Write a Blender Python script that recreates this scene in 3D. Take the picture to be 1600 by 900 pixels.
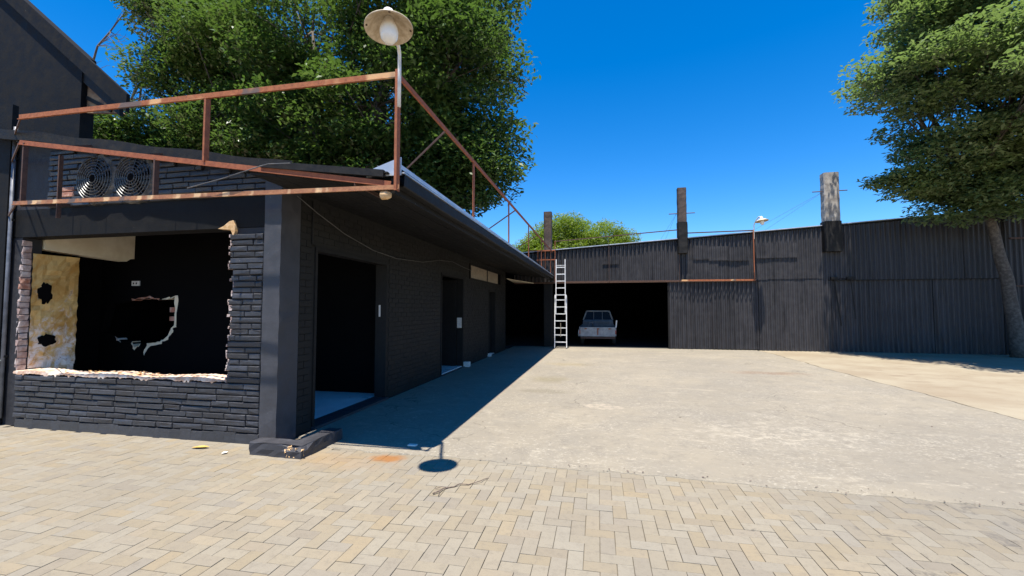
import bpy, bmesh, math, random
import numpy as np
from mathutils import Vector, Matrix
from mathutils.geometry import tessellate_polygon

for o in list(bpy.data.objects):
    bpy.data.objects.remove(o)
S = bpy.context.scene
COL = S.collection
R = math.radians
rnd = random.Random(7)

# ------------------------------------------------------------------ camera
CAM_H = 1.55
FPX = 680.0                                   # focal length in pixels of a 1600 px wide picture
yaw = math.atan2(141, FPX)
pitch = math.atan2(33, FPX)
cam = bpy.data.cameras.new('camera')
cam.sensor_width = 36
cam.lens = 36 * FPX / 1600
cam.clip_start = 0.05
cam.clip_end = 2000
camo = bpy.data.objects.new('camera', cam)
camo.location = (0, 0, CAM_H)
camo.rotation_euler = (math.pi / 2 + pitch, 0, yaw)
COL.objects.link(camo)
S.camera = camo

# ------------------------------------------------------------------ sky, sun, exposure
SUN_K, SUN_M = 0.022, 0.25                    # shadow drift per metre of height: to +X and to +Y
sd = Vector((SUN_K, SUN_M, -1)).normalized()  # the way the light travels
elev = math.asin(-sd.z)
azim = math.atan2(-sd.x, -sd.y)               # measured from +Y towards +X
w = bpy.data.worlds.new('World')
S.world = w
w.use_nodes = True
wn = w.node_tree
for n in list(wn.nodes):
    wn.nodes.remove(n)
sky = wn.nodes.new('ShaderNodeTexSky')
sky.sky_type = 'NISHITA'
sky.sun_disc = False
sky.sun_elevation = elev
sky.sun_rotation = azim
sky.altitude = 1300
sky.air_density = 1.0
sky.dust_density = 0.0
sky.ozone_density = 3.0
hs = wn.nodes.new('ShaderNodeHueSaturation')
hs.inputs['Saturation'].default_value = 1.42
hs.inputs['Hue'].default_value = 0.504
hs.inputs['Value'].default_value = 1.0
bgn = wn.nodes.new('ShaderNodeBackground')
bgn.inputs['Strength'].default_value = 0.116
out = wn.nodes.new('ShaderNodeOutputWorld')
wn.links.new(sky.outputs[0], hs.inputs['Color'])
wn.links.new(hs.outputs[0], bgn.inputs[0])
wn.links.new(bgn.outputs[0], out.inputs[0])

sun = bpy.data.lights.new('sun', 'SUN')
sun.energy = 5.0
sun.angle = R(0.53)
sun.color = (1.0, 0.935, 0.83)
suno = bpy.data.objects.new('sun', sun)
suno.rotation_euler = sd.to_track_quat('-Z', 'Y').to_euler()
suno.location = (-2, -5, 30)
COL.objects.link(suno)

S.view_settings.view_transform = 'Standard'
S.view_settings.look = 'None'
S.view_settings.exposure = 1.0
S.view_settings.gamma = 1.0
S.view_settings.use_curve_mapping = False

# ------------------------------------------------------------------ material helpers
class NT:
    def __init__(s, name):
        s.m = bpy.data.materials.new(name)
        s.m.use_nodes = True
        s.t = s.m.node_tree
        s.b = s.t.nodes['Principled BSDF']
        s.o = s.t.nodes['Material Output']
    def n(s, typ, **kw):
        x = s.t.nodes.new(typ)
        for k, v in kw.items():
            setattr(x, k, v)
        return x
    def l(s, a, b):
        s.t.links.new(a, b)
    def setin(s, node, key, v):
        i = node.inputs[key]
        if hasattr(v, 'is_linked'):
            s.l(v, i)
        else:
            if i.type == 'RGBA' and len(v) == 3:
                v = (*v, 1)
            i.default_value = v
    def pos(s):
        return s.n('ShaderNodeNewGeometry').outputs['Position']
    def mapped(s, scale=(1, 1, 1), loc=(0, 0, 0), rot=(0, 0, 0)):
        mp = s.n('ShaderNodeMapping')
        s.l(s.pos(), mp.inputs['Vector'])
        mp.inputs['Scale'].default_value = scale
        mp.inputs['Location'].default_value = loc
        mp.inputs['Rotation'].default_value = rot
        return mp.outputs[0]
    def noise(s, scale, detail=4, rough=0.55, vec=None, dist=0.0):
        x = s.n('ShaderNodeTexNoise')
        s.l(vec if vec is not None else s.pos(), x.inputs['Vector'])
        x.inputs['Scale'].default_value = scale
        x.inputs['Detail'].default_value = detail
        x.inputs['Roughness'].default_value = rough
        x.inputs['Distortion'].default_value = dist
        return x.outputs[0]
    def voro(s, scale, vec=None, feature='F1'):
        x = s.n('ShaderNodeTexVoronoi', feature=feature)
        s.l(vec if vec is not None else s.pos(), x.inputs['Vector'])
        x.inputs['Scale'].default_value = scale
        return x.outputs[0]
    def ramp(s, v, a, b, lo=0.0, hi=1.0):
        x = s.n('ShaderNodeMapRange')
        x.interpolation_type = 'SMOOTHSTEP'
        s.l(v, x.inputs['Value'])
        x.inputs['From Min'].default_value = a
        x.inputs['From Max'].default_value = b
        x.inputs['To Min'].default_value = lo
        x.inputs['To Max'].default_value = hi
        return x.outputs[0]
    def mix(s, f, a, b, mode='MIX'):
        x = s.n('ShaderNodeMix', data_type='RGBA', blend_type=mode)
        s.setin(x, 0, f)
        for k, v in ((6, a), (7, b)):
            s.setin(x, k, v)
        return x.outputs[2]
    def math(s, op, a, b=0.0):
        x = s.n('ShaderNodeMath', operation=op)
        s.setin(x, 0, a)
        s.setin(x, 1, b)
        return x.outputs[0]
    def rand(s):
        a = s.n('ShaderNodeObjectInfo').outputs['Random']
        b = s.n('ShaderNodeNewGeometry').outputs['Random Per Island']
        return s.math('FRACT', s.math('ADD', a, b))
    def blob(s, cx, cy, rx, ry, edge=0.5, wob=0.5, scale=3.0):
        # soft stain of its own shape lying at a place on the ground
        mp = s.mapped(scale=(1 / rx, 1 / ry, 0), loc=(-cx / rx, -cy / ry, 0))
        ln = s.n('ShaderNodeVectorMath', operation='LENGTH')
        s.l(mp, ln.inputs[0])
        d = s.math('ADD', ln.outputs['Value'], s.math('MULTIPLY', s.math('SUBTRACT', s.noise(scale), 0.5), wob * 2))
        return s.ramp(d, 1.0, 1.0 - edge)
    def bump(s, h, strength=0.3, dist=0.01):
        x = s.n('ShaderNodeBump')
        x.inputs['Strength'].default_value = strength
        x.inputs['Distance'].default_value = dist
        s.l(h, x.inputs['Height'])
        s.l(x.outputs[0], s.b.inputs['Normal'])
    def fin(s, color, rough=0.6, metal=0.0, spec=0.5):
        s.setin(s.b, 'Base Color', color)
        s.setin(s.b, 'Roughness', rough)
        s.b.inputs['Metallic'].default_value = metal
        s.b.inputs['Specular IOR Level'].default_value = spec
        return s.m

M = {}
def black_paint(name, base, dusty, rough=0.5, bs=0.35, sc=9.0, streak=False, rndv=0.0, bd=0.008, spec=0.35):
    t = NT(name)
    n1 = t.noise(sc, 5, 0.65)
    n2 = t.noise(0.9, 3)
    c = t.mix(t.ramp(n1, 0.30, 0.80), base, dusty)
    c = t.mix(t.ramp(n2, 0.35, 0.7, 0.0, 0.3), c, tuple(x * 0.6 for x in base))
    if streak:
        st = t.noise(1.0, 4, 0.6, t.mapped(scale=(9, 9, 0.35)))
        c = t.mix(t.ramp(st, 0.54, 0.74, 0, 0.4), c, tuple(min(1, x * 1.7) for x in dusty))
        st2 = t.noise(1.0, 5, 0.65, t.mapped(scale=(5, 5, 0.5), loc=(3, 0, 8)))
        c = t.mix(t.ramp(st2, 0.52, 0.64, 0, 0.55), c, tuple(x * .30 for x in base))
        rs = t.noise(7.0, 6, 0.75)
        c = t.mix(t.ramp(rs, 0.68, 0.76, 0, 0.5), c, (0.085, 0.050, 0.034))
    if rndv:
        c = t.mix(t.math('MULTIPLY', t.rand(), rndv), c, tuple(x * 0.5 for x in base))
    ch = t.noise(26.0, 3, 0.7)
    c = t.mix(t.ramp(ch, 0.735, 0.775, 0, 0.7 if spec > .1 else 0.0), c, (0.30, 0.27, 0.24))      # chips and dust specks
    t.bump(t.math('ADD', t.noise(sc * 3, 6, 0.7), t.math('MULTIPLY', n1, 1.5)), bs, bd)
    rg = t.ramp(n1, 0.3, 0.8, rough - 0.1, rough + 0.15)
    return t.fin(c, rg, 0.0, spec)
M['plaster'] = black_paint('black_painted_plaster', (0.040, 0.040, 0.046), (0.056, 0.056, 0.064), 0.52, 0.3, 7, spec=0.3)
M['pier'] = black_paint('grey_black_pier_paint', (0.050, 0.051, 0.058), (0.072, 0.073, 0.083), 0.5, 0.3, 6, spec=0.3)
M['brick'] = black_paint('black_painted_brick', (0.040, 0.041, 0.047), (0.064, 0.065, 0.074), 0.45, 0.45, 14, rndv=0.45)
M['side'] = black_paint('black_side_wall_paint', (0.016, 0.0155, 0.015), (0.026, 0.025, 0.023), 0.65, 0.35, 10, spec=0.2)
M['sheet'] = black_paint('black_painted_sheet_metal', (0.040, 0.038, 0.041), (0.060, 0.057, 0.061), 0.48, 0.2, 5, streak=True, rndv=0.45)
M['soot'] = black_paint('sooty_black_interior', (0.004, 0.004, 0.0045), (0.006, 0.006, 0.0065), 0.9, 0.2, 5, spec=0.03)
M['tar'] = black_paint('tarred_black_board', (0.012, 0.0115, 0.0115), (0.025, 0.024, 0.023), 0.65, 0.35, 11, spec=0.2)
M['shade_black'] = black_paint('shade_darkened_black_paint', (0.0085, 0.0085, 0.009), (0.016, 0.016, 0.0165), 0.7, 0.3, 7, spec=0.12)  # gable and lintel shade is put into this darker black
M['mortar'] = black_paint('black_mortar', (0.022, 0.022, 0.026), (0.035, 0.035, 0.04), 0.7, 0.3, 15)

def rust(name, a, b, pale, band=0.0, rough=0.75):
    t = NT(name)
    n1 = t.noise(16, 6, 0.7)
    n2 = t.noise(60, 3, 0.6)
    c = t.mix(t.ramp(n1, 0.3, 0.7), a, b)
    c = t.mix(t.ramp(n2, 0.58, 0.75, 0, 0.7), c, tuple(x * 0.35 for x in a))
    if band:
        bn = t.noise(1.0, 1.5, 0.5, t.mapped(scale=(band, band, 1.2)))
        c = t.mix(t.ramp(bn, 0.56, 0.64, 0, 0.9), c, pale)
        bn2 = t.noise(1.0, 1.5, 0.5, t.mapped(scale=(band * .8, band * .8, 1.2), loc=(7, 3, 0)))
        c = t.mix(t.ramp(bn2, 0.60, 0.66, 0, 0.85), c, (0.10, 0.085, 0.08))
    t.bump(n1, 0.5, 0.006)
    return t.fin(c, rough)
M['rust'] = rust('rusty_red_steel', (0.21, 0.060, 0.024), (0.33, 0.105, 0.040), (0.5, 0.3, 0.15))
M['rust_top'] = rust('rusty_steel_with_pale_scuffs', (0.24, 0.072, 0.026), (0.38, 0.13, 0.045), (0.60, 0.36, 0.17), band=3.2)
M['rust_band'] = rust('rusty_steel_with_worn_stripes', (0.26, 0.10, 0.05), (0.40, 0.19, 0.085), (0.66, 0.44, 0.24), band=6.5)
M['rust_dark'] = rust('dark_rusty_steel', (0.055, 0.03, 0.022), (0.10, 0.05, 0.034), (0.2, 0.1, 0.06))

def simple(name, a, b, sc=8, rough=0.6, metal=0.0, bs=0.2, lo=0.35, hi=0.7, spec=0.5):
    t = NT(name)
    n1 = t.noise(sc, 5, 0.6)
    c = t.mix(t.ramp(n1, lo, hi), a, b)
    if bs:
        t.bump(n1, bs, 0.006)
    return t.fin(c, t.ramp(n1, 0.3, 0.8, rough - 0.08, rough + 0.1), metal, spec)
M['alu'] = simple('aluminium', (0.58, 0.58, 0.58), (0.80, 0.79, 0.78), 14, 0.4, 0.0, 0.05)
M['galv'] = simple('galvanised_steel', (0.42, 0.45, 0.50), (0.60, 0.63, 0.67), 6, 0.4, 0.3, 0.05)
M['enamel'] = simple('weathered_white_enamel', (0.42, 0.33, 0.22), (0.62, 0.53, 0.40), 18, 0.6, 0, 0.2)
M['white'] = simple('old_white_paint', (0.62, 0.60, 0.56), (0.78, 0.76, 0.72), 14, 0.5, 0, 0.1)
M['globe'] = simple('milk_glass', (0.80, 0.77, 0.70), (0.86, 0.83, 0.77), 10, 0.25, 0, 0)
M['cream'] = simple('cream_board', (0.66, 0.58, 0.42), (0.76, 0.69, 0.53), 5, 0.7)
M['ply'] = simple('grey_brown_board', (0.20, 0.165, 0.125), (0.30, 0.25, 0.19), 12, 0.75)
M['plank'] = simple('weathered_brown_plank', (0.15, 0.085, 0.045), (0.32, 0.21, 0.12), 9, 0.8)
M['chipped'] = simple('broken_plaster_edge', (0.46, 0.27, 0.17), (0.72, 0.62, 0.52), 9, 0.85, 0, 0.6)
M['ochre_edge'] = simple('ochre_broken_mortar', (0.50, 0.30, 0.13), (0.70, 0.48, 0.27), 22, 0.85, 0, 0.6)
M['redbrick'] = simple('bare_clay_brick', (0.33, 0.13, 0.08), (0.50, 0.32, 0.25), 16, 0.85, 0, 0.5)
M['pinkbrick'] = simple('pale_dusty_clay_brick', (0.34, 0.23, 0.20), (0.60, 0.51, 0.47), 11, 0.85, 0, 0.5)
M['floor_in'] = simple('pale_grey_floor', (0.66, 0.67, 0.68), (0.78, 0.78, 0.78), 3, 0.35, 0, 0.03)
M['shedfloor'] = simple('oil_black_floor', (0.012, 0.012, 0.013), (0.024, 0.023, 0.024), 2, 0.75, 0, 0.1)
M['conc_post'] = simple('weathered_grey_concrete', (0.24, 0.22, 0.20), (0.42, 0.39, 0.35), 5, 0.85, 0, 0.4)
M['brown_post'] = simple('dark_brown_stained_concrete', (0.050, 0.036, 0.033), (0.10, 0.072, 0.062), 9, 0.85, 0, 0.5)
M['cable'] = simple('black_cable', (0.06, 0.06, 0.06), (0.12, 0.115, 0.11), 8, 0.5, 0, 0)
M['cable_pale'] = simple('pale_grey_cable', (0.30, 0.28, 0.25), (0.42, 0.40, 0.36), 8, 0.5, 0, 0)
M['wire'] = simple('worn_wire_guard', (0.03, 0.03, 0.032), (0.12, 0.12, 0.12), 60, 0.3, 0.0, 0)
M['collar'] = simple('sooty_mortar', (0.05, 0.047, 0.043), (0.20, 0.185, 0.165), 9, 0.9, 0, 0.6)
M['rubber'] = simple('tyre_rubber', (0.012, 0.012, 0.012), (0.025, 0.025, 0.025), 30, 0.8)
M['redlens'] = simple('red_lens', (0.25, 0.02, 0.015), (0.32, 0.03, 0.02), 30, 0.25, 0, 0)
M['greypipe'] = simple('grey_plastic_pipe', (0.10, 0.11, 0.13), (0.17, 0.18, 0.21), 9, 0.4, 0, 0)
M['dryleaf'] = simple('dry_yellow_leaf', (0.42, 0.27, 0.05), (0.55, 0.38, 0.10), 40, 0.7)
M['twig'] = simple('dry_twig_bark', (0.09, 0.065, 0.05), (0.20, 0.15, 0.12), 40, 0.8)
M['bark'] = simple('grey_brown_bark', (0.065, 0.052, 0.042), (0.15, 0.125, 0.10), 12, 0.9, 0, 0.8)
M['bark_light'] = simple('dusty_pale_bark', (0.12, 0.10, 0.085), (0.26, 0.22, 0.185), 14, 0.9, 0, 0.8)

# ochre patches on the stripped inside wall
t = NT('stripped_ochre_wall')
n1 = t.noise(3.2, 6, 0.65, dist=1.2)
n2 = t.noise(7.0, 5, 0.7, dist=0.8)
zc = t.n('ShaderNodeSeparateXYZ'); t.l(t.pos(), zc.inputs[0])
c = t.mix(t.ramp(n1, 0.36, 0.66), (0.46, 0.25, 0.06), (0.64, 0.44, 0.17))
wf = t.ramp(t.math('ADD', t.math('MULTIPLY', zc.outputs[2], -0.22), n2), 0.17, 0.42)
c = t.mix(wf, c, (0.72, 0.68, 0.66))
c = t.mix(t.ramp(n2, 0.63, 0.70, 0, 0.85), c, (0.30, 0.17, 0.07))
t.bump(n2, 0.6, 0.01)
M['ochre'] = t.fin(c, 0.85)

# concrete yard
t = NT('weathered_yard_concrete')
n_big = t.noise(0.28, 4, 0.55)
n_mid = t.noise(1.3, 6, 0.68, dist=0.4)
n_fin = t.noise(9, 6, 0.72)
n_grit = t.noise(120, 2, 0.6)
c = t.mix(t.ramp(n_big, 0.34, 0.66), (0.207, 0.183, 0.143), (0.255, 0.222, 0.166))
c = t.mix(t.ramp(n_mid, 0.38, 0.66, 0, 0.55), c, (0.193, 0.174, 0.141))
c = t.mix(t.ramp(t.noise(2.1, 7, 0.75, dist=0.6), 0.56, 0.70, 0, 0.75), c, (0.322, 0.289, 0.226))
c = t.mix(t.ramp(n_fin, 0.60, 0.74, 0, 0.45), c, (0.135, 0.118, 0.091))
c = t.mix(t.ramp(t.noise(4.2, 7, 0.78, dist=0.5), 0.50, 0.66, 0, 0.55), c, (0.160, 0.140, 0.110))
c = t.mix(t.ramp(t.noise(6.5, 7, 0.8, t.mapped(scale=(1, 1.8, 1), loc=(9, 4, 0))), 0.56, 0.66, 0, 0.7), c, (0.369, 0.326, 0.253))
# pale scraped strips that run across the slab
stx = t.noise(1.0, 6, 0.7, t.mapped(scale=(0.8, 3.4, 1), rot=(0, 0, 0.12)), 0.5)
c = t.mix(t.ramp(stx, 0.58, 0.72, 0, 0.6), c, (0.345, 0.303, 0.231))
c = t.mix(t.ramp(n_grit, 0.62, 0.78, 0, 0.30), c, (0.108, 0.094, 0.074))
c = t.mix(t.ramp(t.noise(55, 3, 0.6), 0.66, 0.76, 0, 0.4), c, (0.355, 0.322, 0.260))
c = t.mix(t.math('MULTIPLY', t.blob(3.9, 11.6, 1.3, 0.42, 0.9, 0.6, 2.5), 0.55), c, (0.161, 0.096, 0.055))
c = t.mix(t.math('MULTIPLY', t.blob(-1.15, 9.6, 0.55, 0.6, 0.8, 0.7, 4), 0.55), c, (0.166, 0.140, 0.077))
c = t.mix(t.math('MULTIPLY', t.blob(-1.1, 8.2, 0.65, 0.28, 0.7, 0.7, 4), 0.55), c, (0.151, 0.130, 0.087))
c = t.mix(t.math('MULTIPLY', t.blob(-0.9, 12.3, 0.9, 0.5, 0.8, 0.7, 3), 0.45), c, (0.216, 0.172, 0.087))
c = t.mix(t.math('MULTIPLY', t.blob(0.0, 7.1, 0.34, 0.22, 0.25, 0.9, 7), t.ramp(t.noise(11, 6, 0.75), 0.38, 0.6, 0, 0.75)), c, (0.355, 0.303, 0.231))
c = t.mix(t.math('MULTIPLY', t.blob(2.0, 6.0, 1.5, 0.7, 0.8, 0.9, 3), t.ramp(t.noise(9, 7, 0.8), 0.46, 0.6, 0, 0.8)), c, (0.345, 0.307, 0.241))
# speckle: pale exposed stones and dark flecks, clustered
cl = t.ramp(t.noise(0.8, 4, 0.6), 0.36, 0.62)
c = t.mix(t.math('MULTIPLY', cl, t.ramp(t.noise(26, 5, 0.75), 0.52, 0.66, 0, 0.55)), c, (0.424, 0.387, 0.318))
c = t.mix(t.ramp(t.noise(19, 6, 0.8), 0.58, 0.68, 0, 0.62), c, (0.125, 0.111, 0.093))
c = t.mix(t.ramp(t.noise(1.0, 7, 0.75, t.mapped(scale=(1.6, 7, 1), rot=(0, 0, 0.1), loc=(2, 7, 0))), 0.57, 0.68, 0, 0.5), c, (0.170, 0.151, 0.122))
# hairline cracks
cw = t.mix(0.25, t.mapped(scale=(1, 1, 0)), t.n('ShaderNodeTexNoise').outputs[1])
vv = t.n('ShaderNodeVectorMath', operation='ADD')
nn = t.n('ShaderNodeTexNoise'); nn.inputs['Scale'].default_value = 1.5; nn.inputs['Detail'].default_value = 6
t.l(t.pos(), nn.inputs['Vector'])
t.l(t.mapped(scale=(1, 1, 0)), vv.inputs[0]); t.l(nn.outputs[1], vv.inputs[1])
ck = t.voro(0.23, vv.outputs[0], 'DISTANCE_TO_EDGE')
brk = t.ramp(t.noise(0.5, 3), 0.46, 0.58)
c = t.mix(t.math('MULTIPLY', t.ramp(ck, 0.0035, 0.0004), t.math('MULTIPLY', brk, 0.55)), c, (0.058, 0.050, 0.035))
t.bump(t.math('ADD', t.math('MULTIPLY', n_fin, 0.6), t.math('ADD', n_grit, t.math('MULTIPLY', n_mid, 2.0))), 0.45, 0.012)
M['concrete'] = t.fin(c, 0.88)

t = NT('tan_dusty_slab')
c = t.mix(t.ramp(t.noise(0.7, 5, 0.6), 0.34, 0.66), (0.237, 0.191, 0.130), (0.292, 0.251, 0.179))
c = t.mix(t.ramp(t.noise(3.0, 6, 0.7), 0.55, 0.72, 0, 0.6), c, (0.181, 0.133, 0.084))
c = t.mix(t.ramp(t.noise(1.0, 6, 0.7, t.mapped(scale=(0.5, 3.0, 1))), 0.57, 0.68, 0, 0.65), c, (0.136, 0.088, 0.054))
c = t.mix(t.ramp(t.noise(70, 3, 0.6), 0.62, 0.78, 0, 0.35), c, (0.101, 0.080, 0.054))
t.bump(t.noise(12, 6, 0.7), 0.4, 0.015)
M['tan'] = t.fin(c, 0.9)

t = NT('yellow_grey_pavers')
r1 = t.rand()
c = t.mix(r1, (0.219, 0.180, 0.119), (0.238, 0.212, 0.164))
c = t.mix(t.ramp(t.math('FRACT', t.math('MULTIPLY', r1, 7.31)), 0.55, 1.0, 0, 0.40), c, (0.191, 0.172, 0.144))
c = t.mix(t.ramp(t.math('FRACT', t.math('MULTIPLY', r1, 13.7)), 0.72, 1.0, 0, 0.38), c, (0.267, 0.203, 0.117))
c = t.mix(t.ramp(t.math('FRACT', t.math('MULTIPLY', r1, 23.3)), 0.80, 1.0, 0, 0.35), c, (0.171, 0.149, 0.124))
c = t.mix(t.ramp(t.noise(0.55, 4, 0.6), 0.4, 0.68, 0, 0.4), c, (0.171, 0.155, 0.128))
c = t.mix(t.ramp(t.noise(16, 6, 0.75), 0.46, 0.72, 0, 0.5), c, (0.143, 0.123, 0.095))
c = t.mix(t.ramp(t.noise(90, 3, 0.65), 0.60, 0.74, 0, 0.45), c, (0.105, 0.090, 0.069))
sx = t.n('ShaderNodeSeparateXYZ'); t.l(t.pos(), sx.inputs[0])
dirty = t.math('ADD', t.ramp(sx.outputs[0], 0.2, 2.4, -0.03, 0.10), t.math('ADD', t.noise(5.5, 6, 0.75, dist=0.3), t.math('MULTIPLY', t.math('SUBTRACT', t.math('FRACT', t.math('MULTIPLY', r1, 31.7)), 0.5), 0.16)))
c = t.mix(t.ramp(dirty, 0.64, 0.80, 0, 0.75), c, (0.069, 0.061, 0.054))
c = t.mix(t.ramp(sx.outputs[0], 0.9, 3.0, 0.0, 0.35), c, (0.147, 0.134, 0.110))
c = t.mix(t.math('MULTIPLY', t.blob(-2.2, 4.24, 0.26, 0.15, 0.7, 0.5, 7), 0.9), c, (0.238, 0.093, 0.016))
c = t.mix(t.math('MULTIPLY', t.blob(-2.6, 4.1, 0.9, 0.35, 0.9, 0.8, 3), 0.35), c, (0.276, 0.167, 0.068))
t.bump(t.math('ADD', t.noise(45, 5, 0.7), t.math('MULTIPLY', t.noise(9, 3), 1.5)), 0.35, 0.006)
M['paver'] = t.fin(c, 0.85)

t = NT('jointing_sand')
c = t.mix(t.noise(30, 4), (0.075, 0.063, 0.046), (0.15, 0.128, 0.095))
M['sand'] = t.fin(c, 0.95)
t = NT('dry_earth')
c = t.mix(t.ramp(t.noise(0.6, 6, 0.65), 0.35, 0.65), (0.24, 0.17, 0.11), (0.34, 0.26, 0.17))
M['earth'] = t.fin(c, 0.95)

def leafmat(name, a, b, c3, rough=0.42, trans=0.35, tcol=(0.30, 0.42, 0.05)):
    t = NT(name)
    ri = t.n('ShaderNodeNewGeometry').outputs['Random Per Island']
    c = t.mix(ri, a, b)
    c = t.mix(t.ramp(t.noise(0.55, 3), 0.45, 0.65, 0, 0.7), c, c3)
    t.fin(c, rough, 0, 0.5)
    tr = t.n('ShaderNodeBsdfTranslucent')
    t.setin(tr, 'Color', t.mix(0.6, c, tcol))
    ms = t.n('ShaderNodeMixShader')
    ms.inputs[0].default_value = trans
    t.l(t.b.outputs[0], ms.inputs[1]); t.l(tr.outputs[0], ms.inputs[2])
    t.l(ms.outputs[0], t.o.inputs['Surface'])
    return t.m
M['leaf_dark'] = leafmat('glossy_dark_leaf', (0.030, 0.066, 0.018), (0.076, 0.125, 0.035), (0.098, 0.148, 0.038), 0.27, 0.26, (0.18, 0.34, 0.04))
M['leaf_grey'] = leafmat('grey_green_leaf', (0.105, 0.155, 0.066), (0.185, 0.235, 0.115), (0.150, 0.205, 0.068), 0.32, 0.36, (0.26, 0.42, 0.07))
M['leaf_lime'] = leafmat('fine_lime_leaf', (0.095, 0.155, 0.014), (0.15, 0.215, 0.024), (0.12, 0.195, 0.018), 0.55, 0.35, (0.34, 0.50, 0.03))

def truckmat(name, a, b, ru):
    t = NT(name)
    c = t.mix(t.ramp(t.noise(4, 5, 0.6), 0.35, 0.7), a, b)
    c = t.mix(t.ramp(t.noise(7, 6, 0.75), 0.60, 0.68, 0, ru), c, (0.20, 0.085, 0.045))
    return t.fin(c, 0.38, 0, 0.5)
M['truck_blue'] = truckmat('faded_blue_grey_car_paint', (0.035, 0.05, 0.078), (0.07, 0.092, 0.13), 0.5)
M['truck_white'] = truckmat('rusty_white_car_paint', (0.22, 0.23, 0.245), (0.38, 0.385, 0.39), 0.95)
t = NT('dark_car_glass')
t.fin((0.02, 0.035, 0.055), 0.06, 0.0, 0.8)
M['carglass'] = t.m

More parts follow.
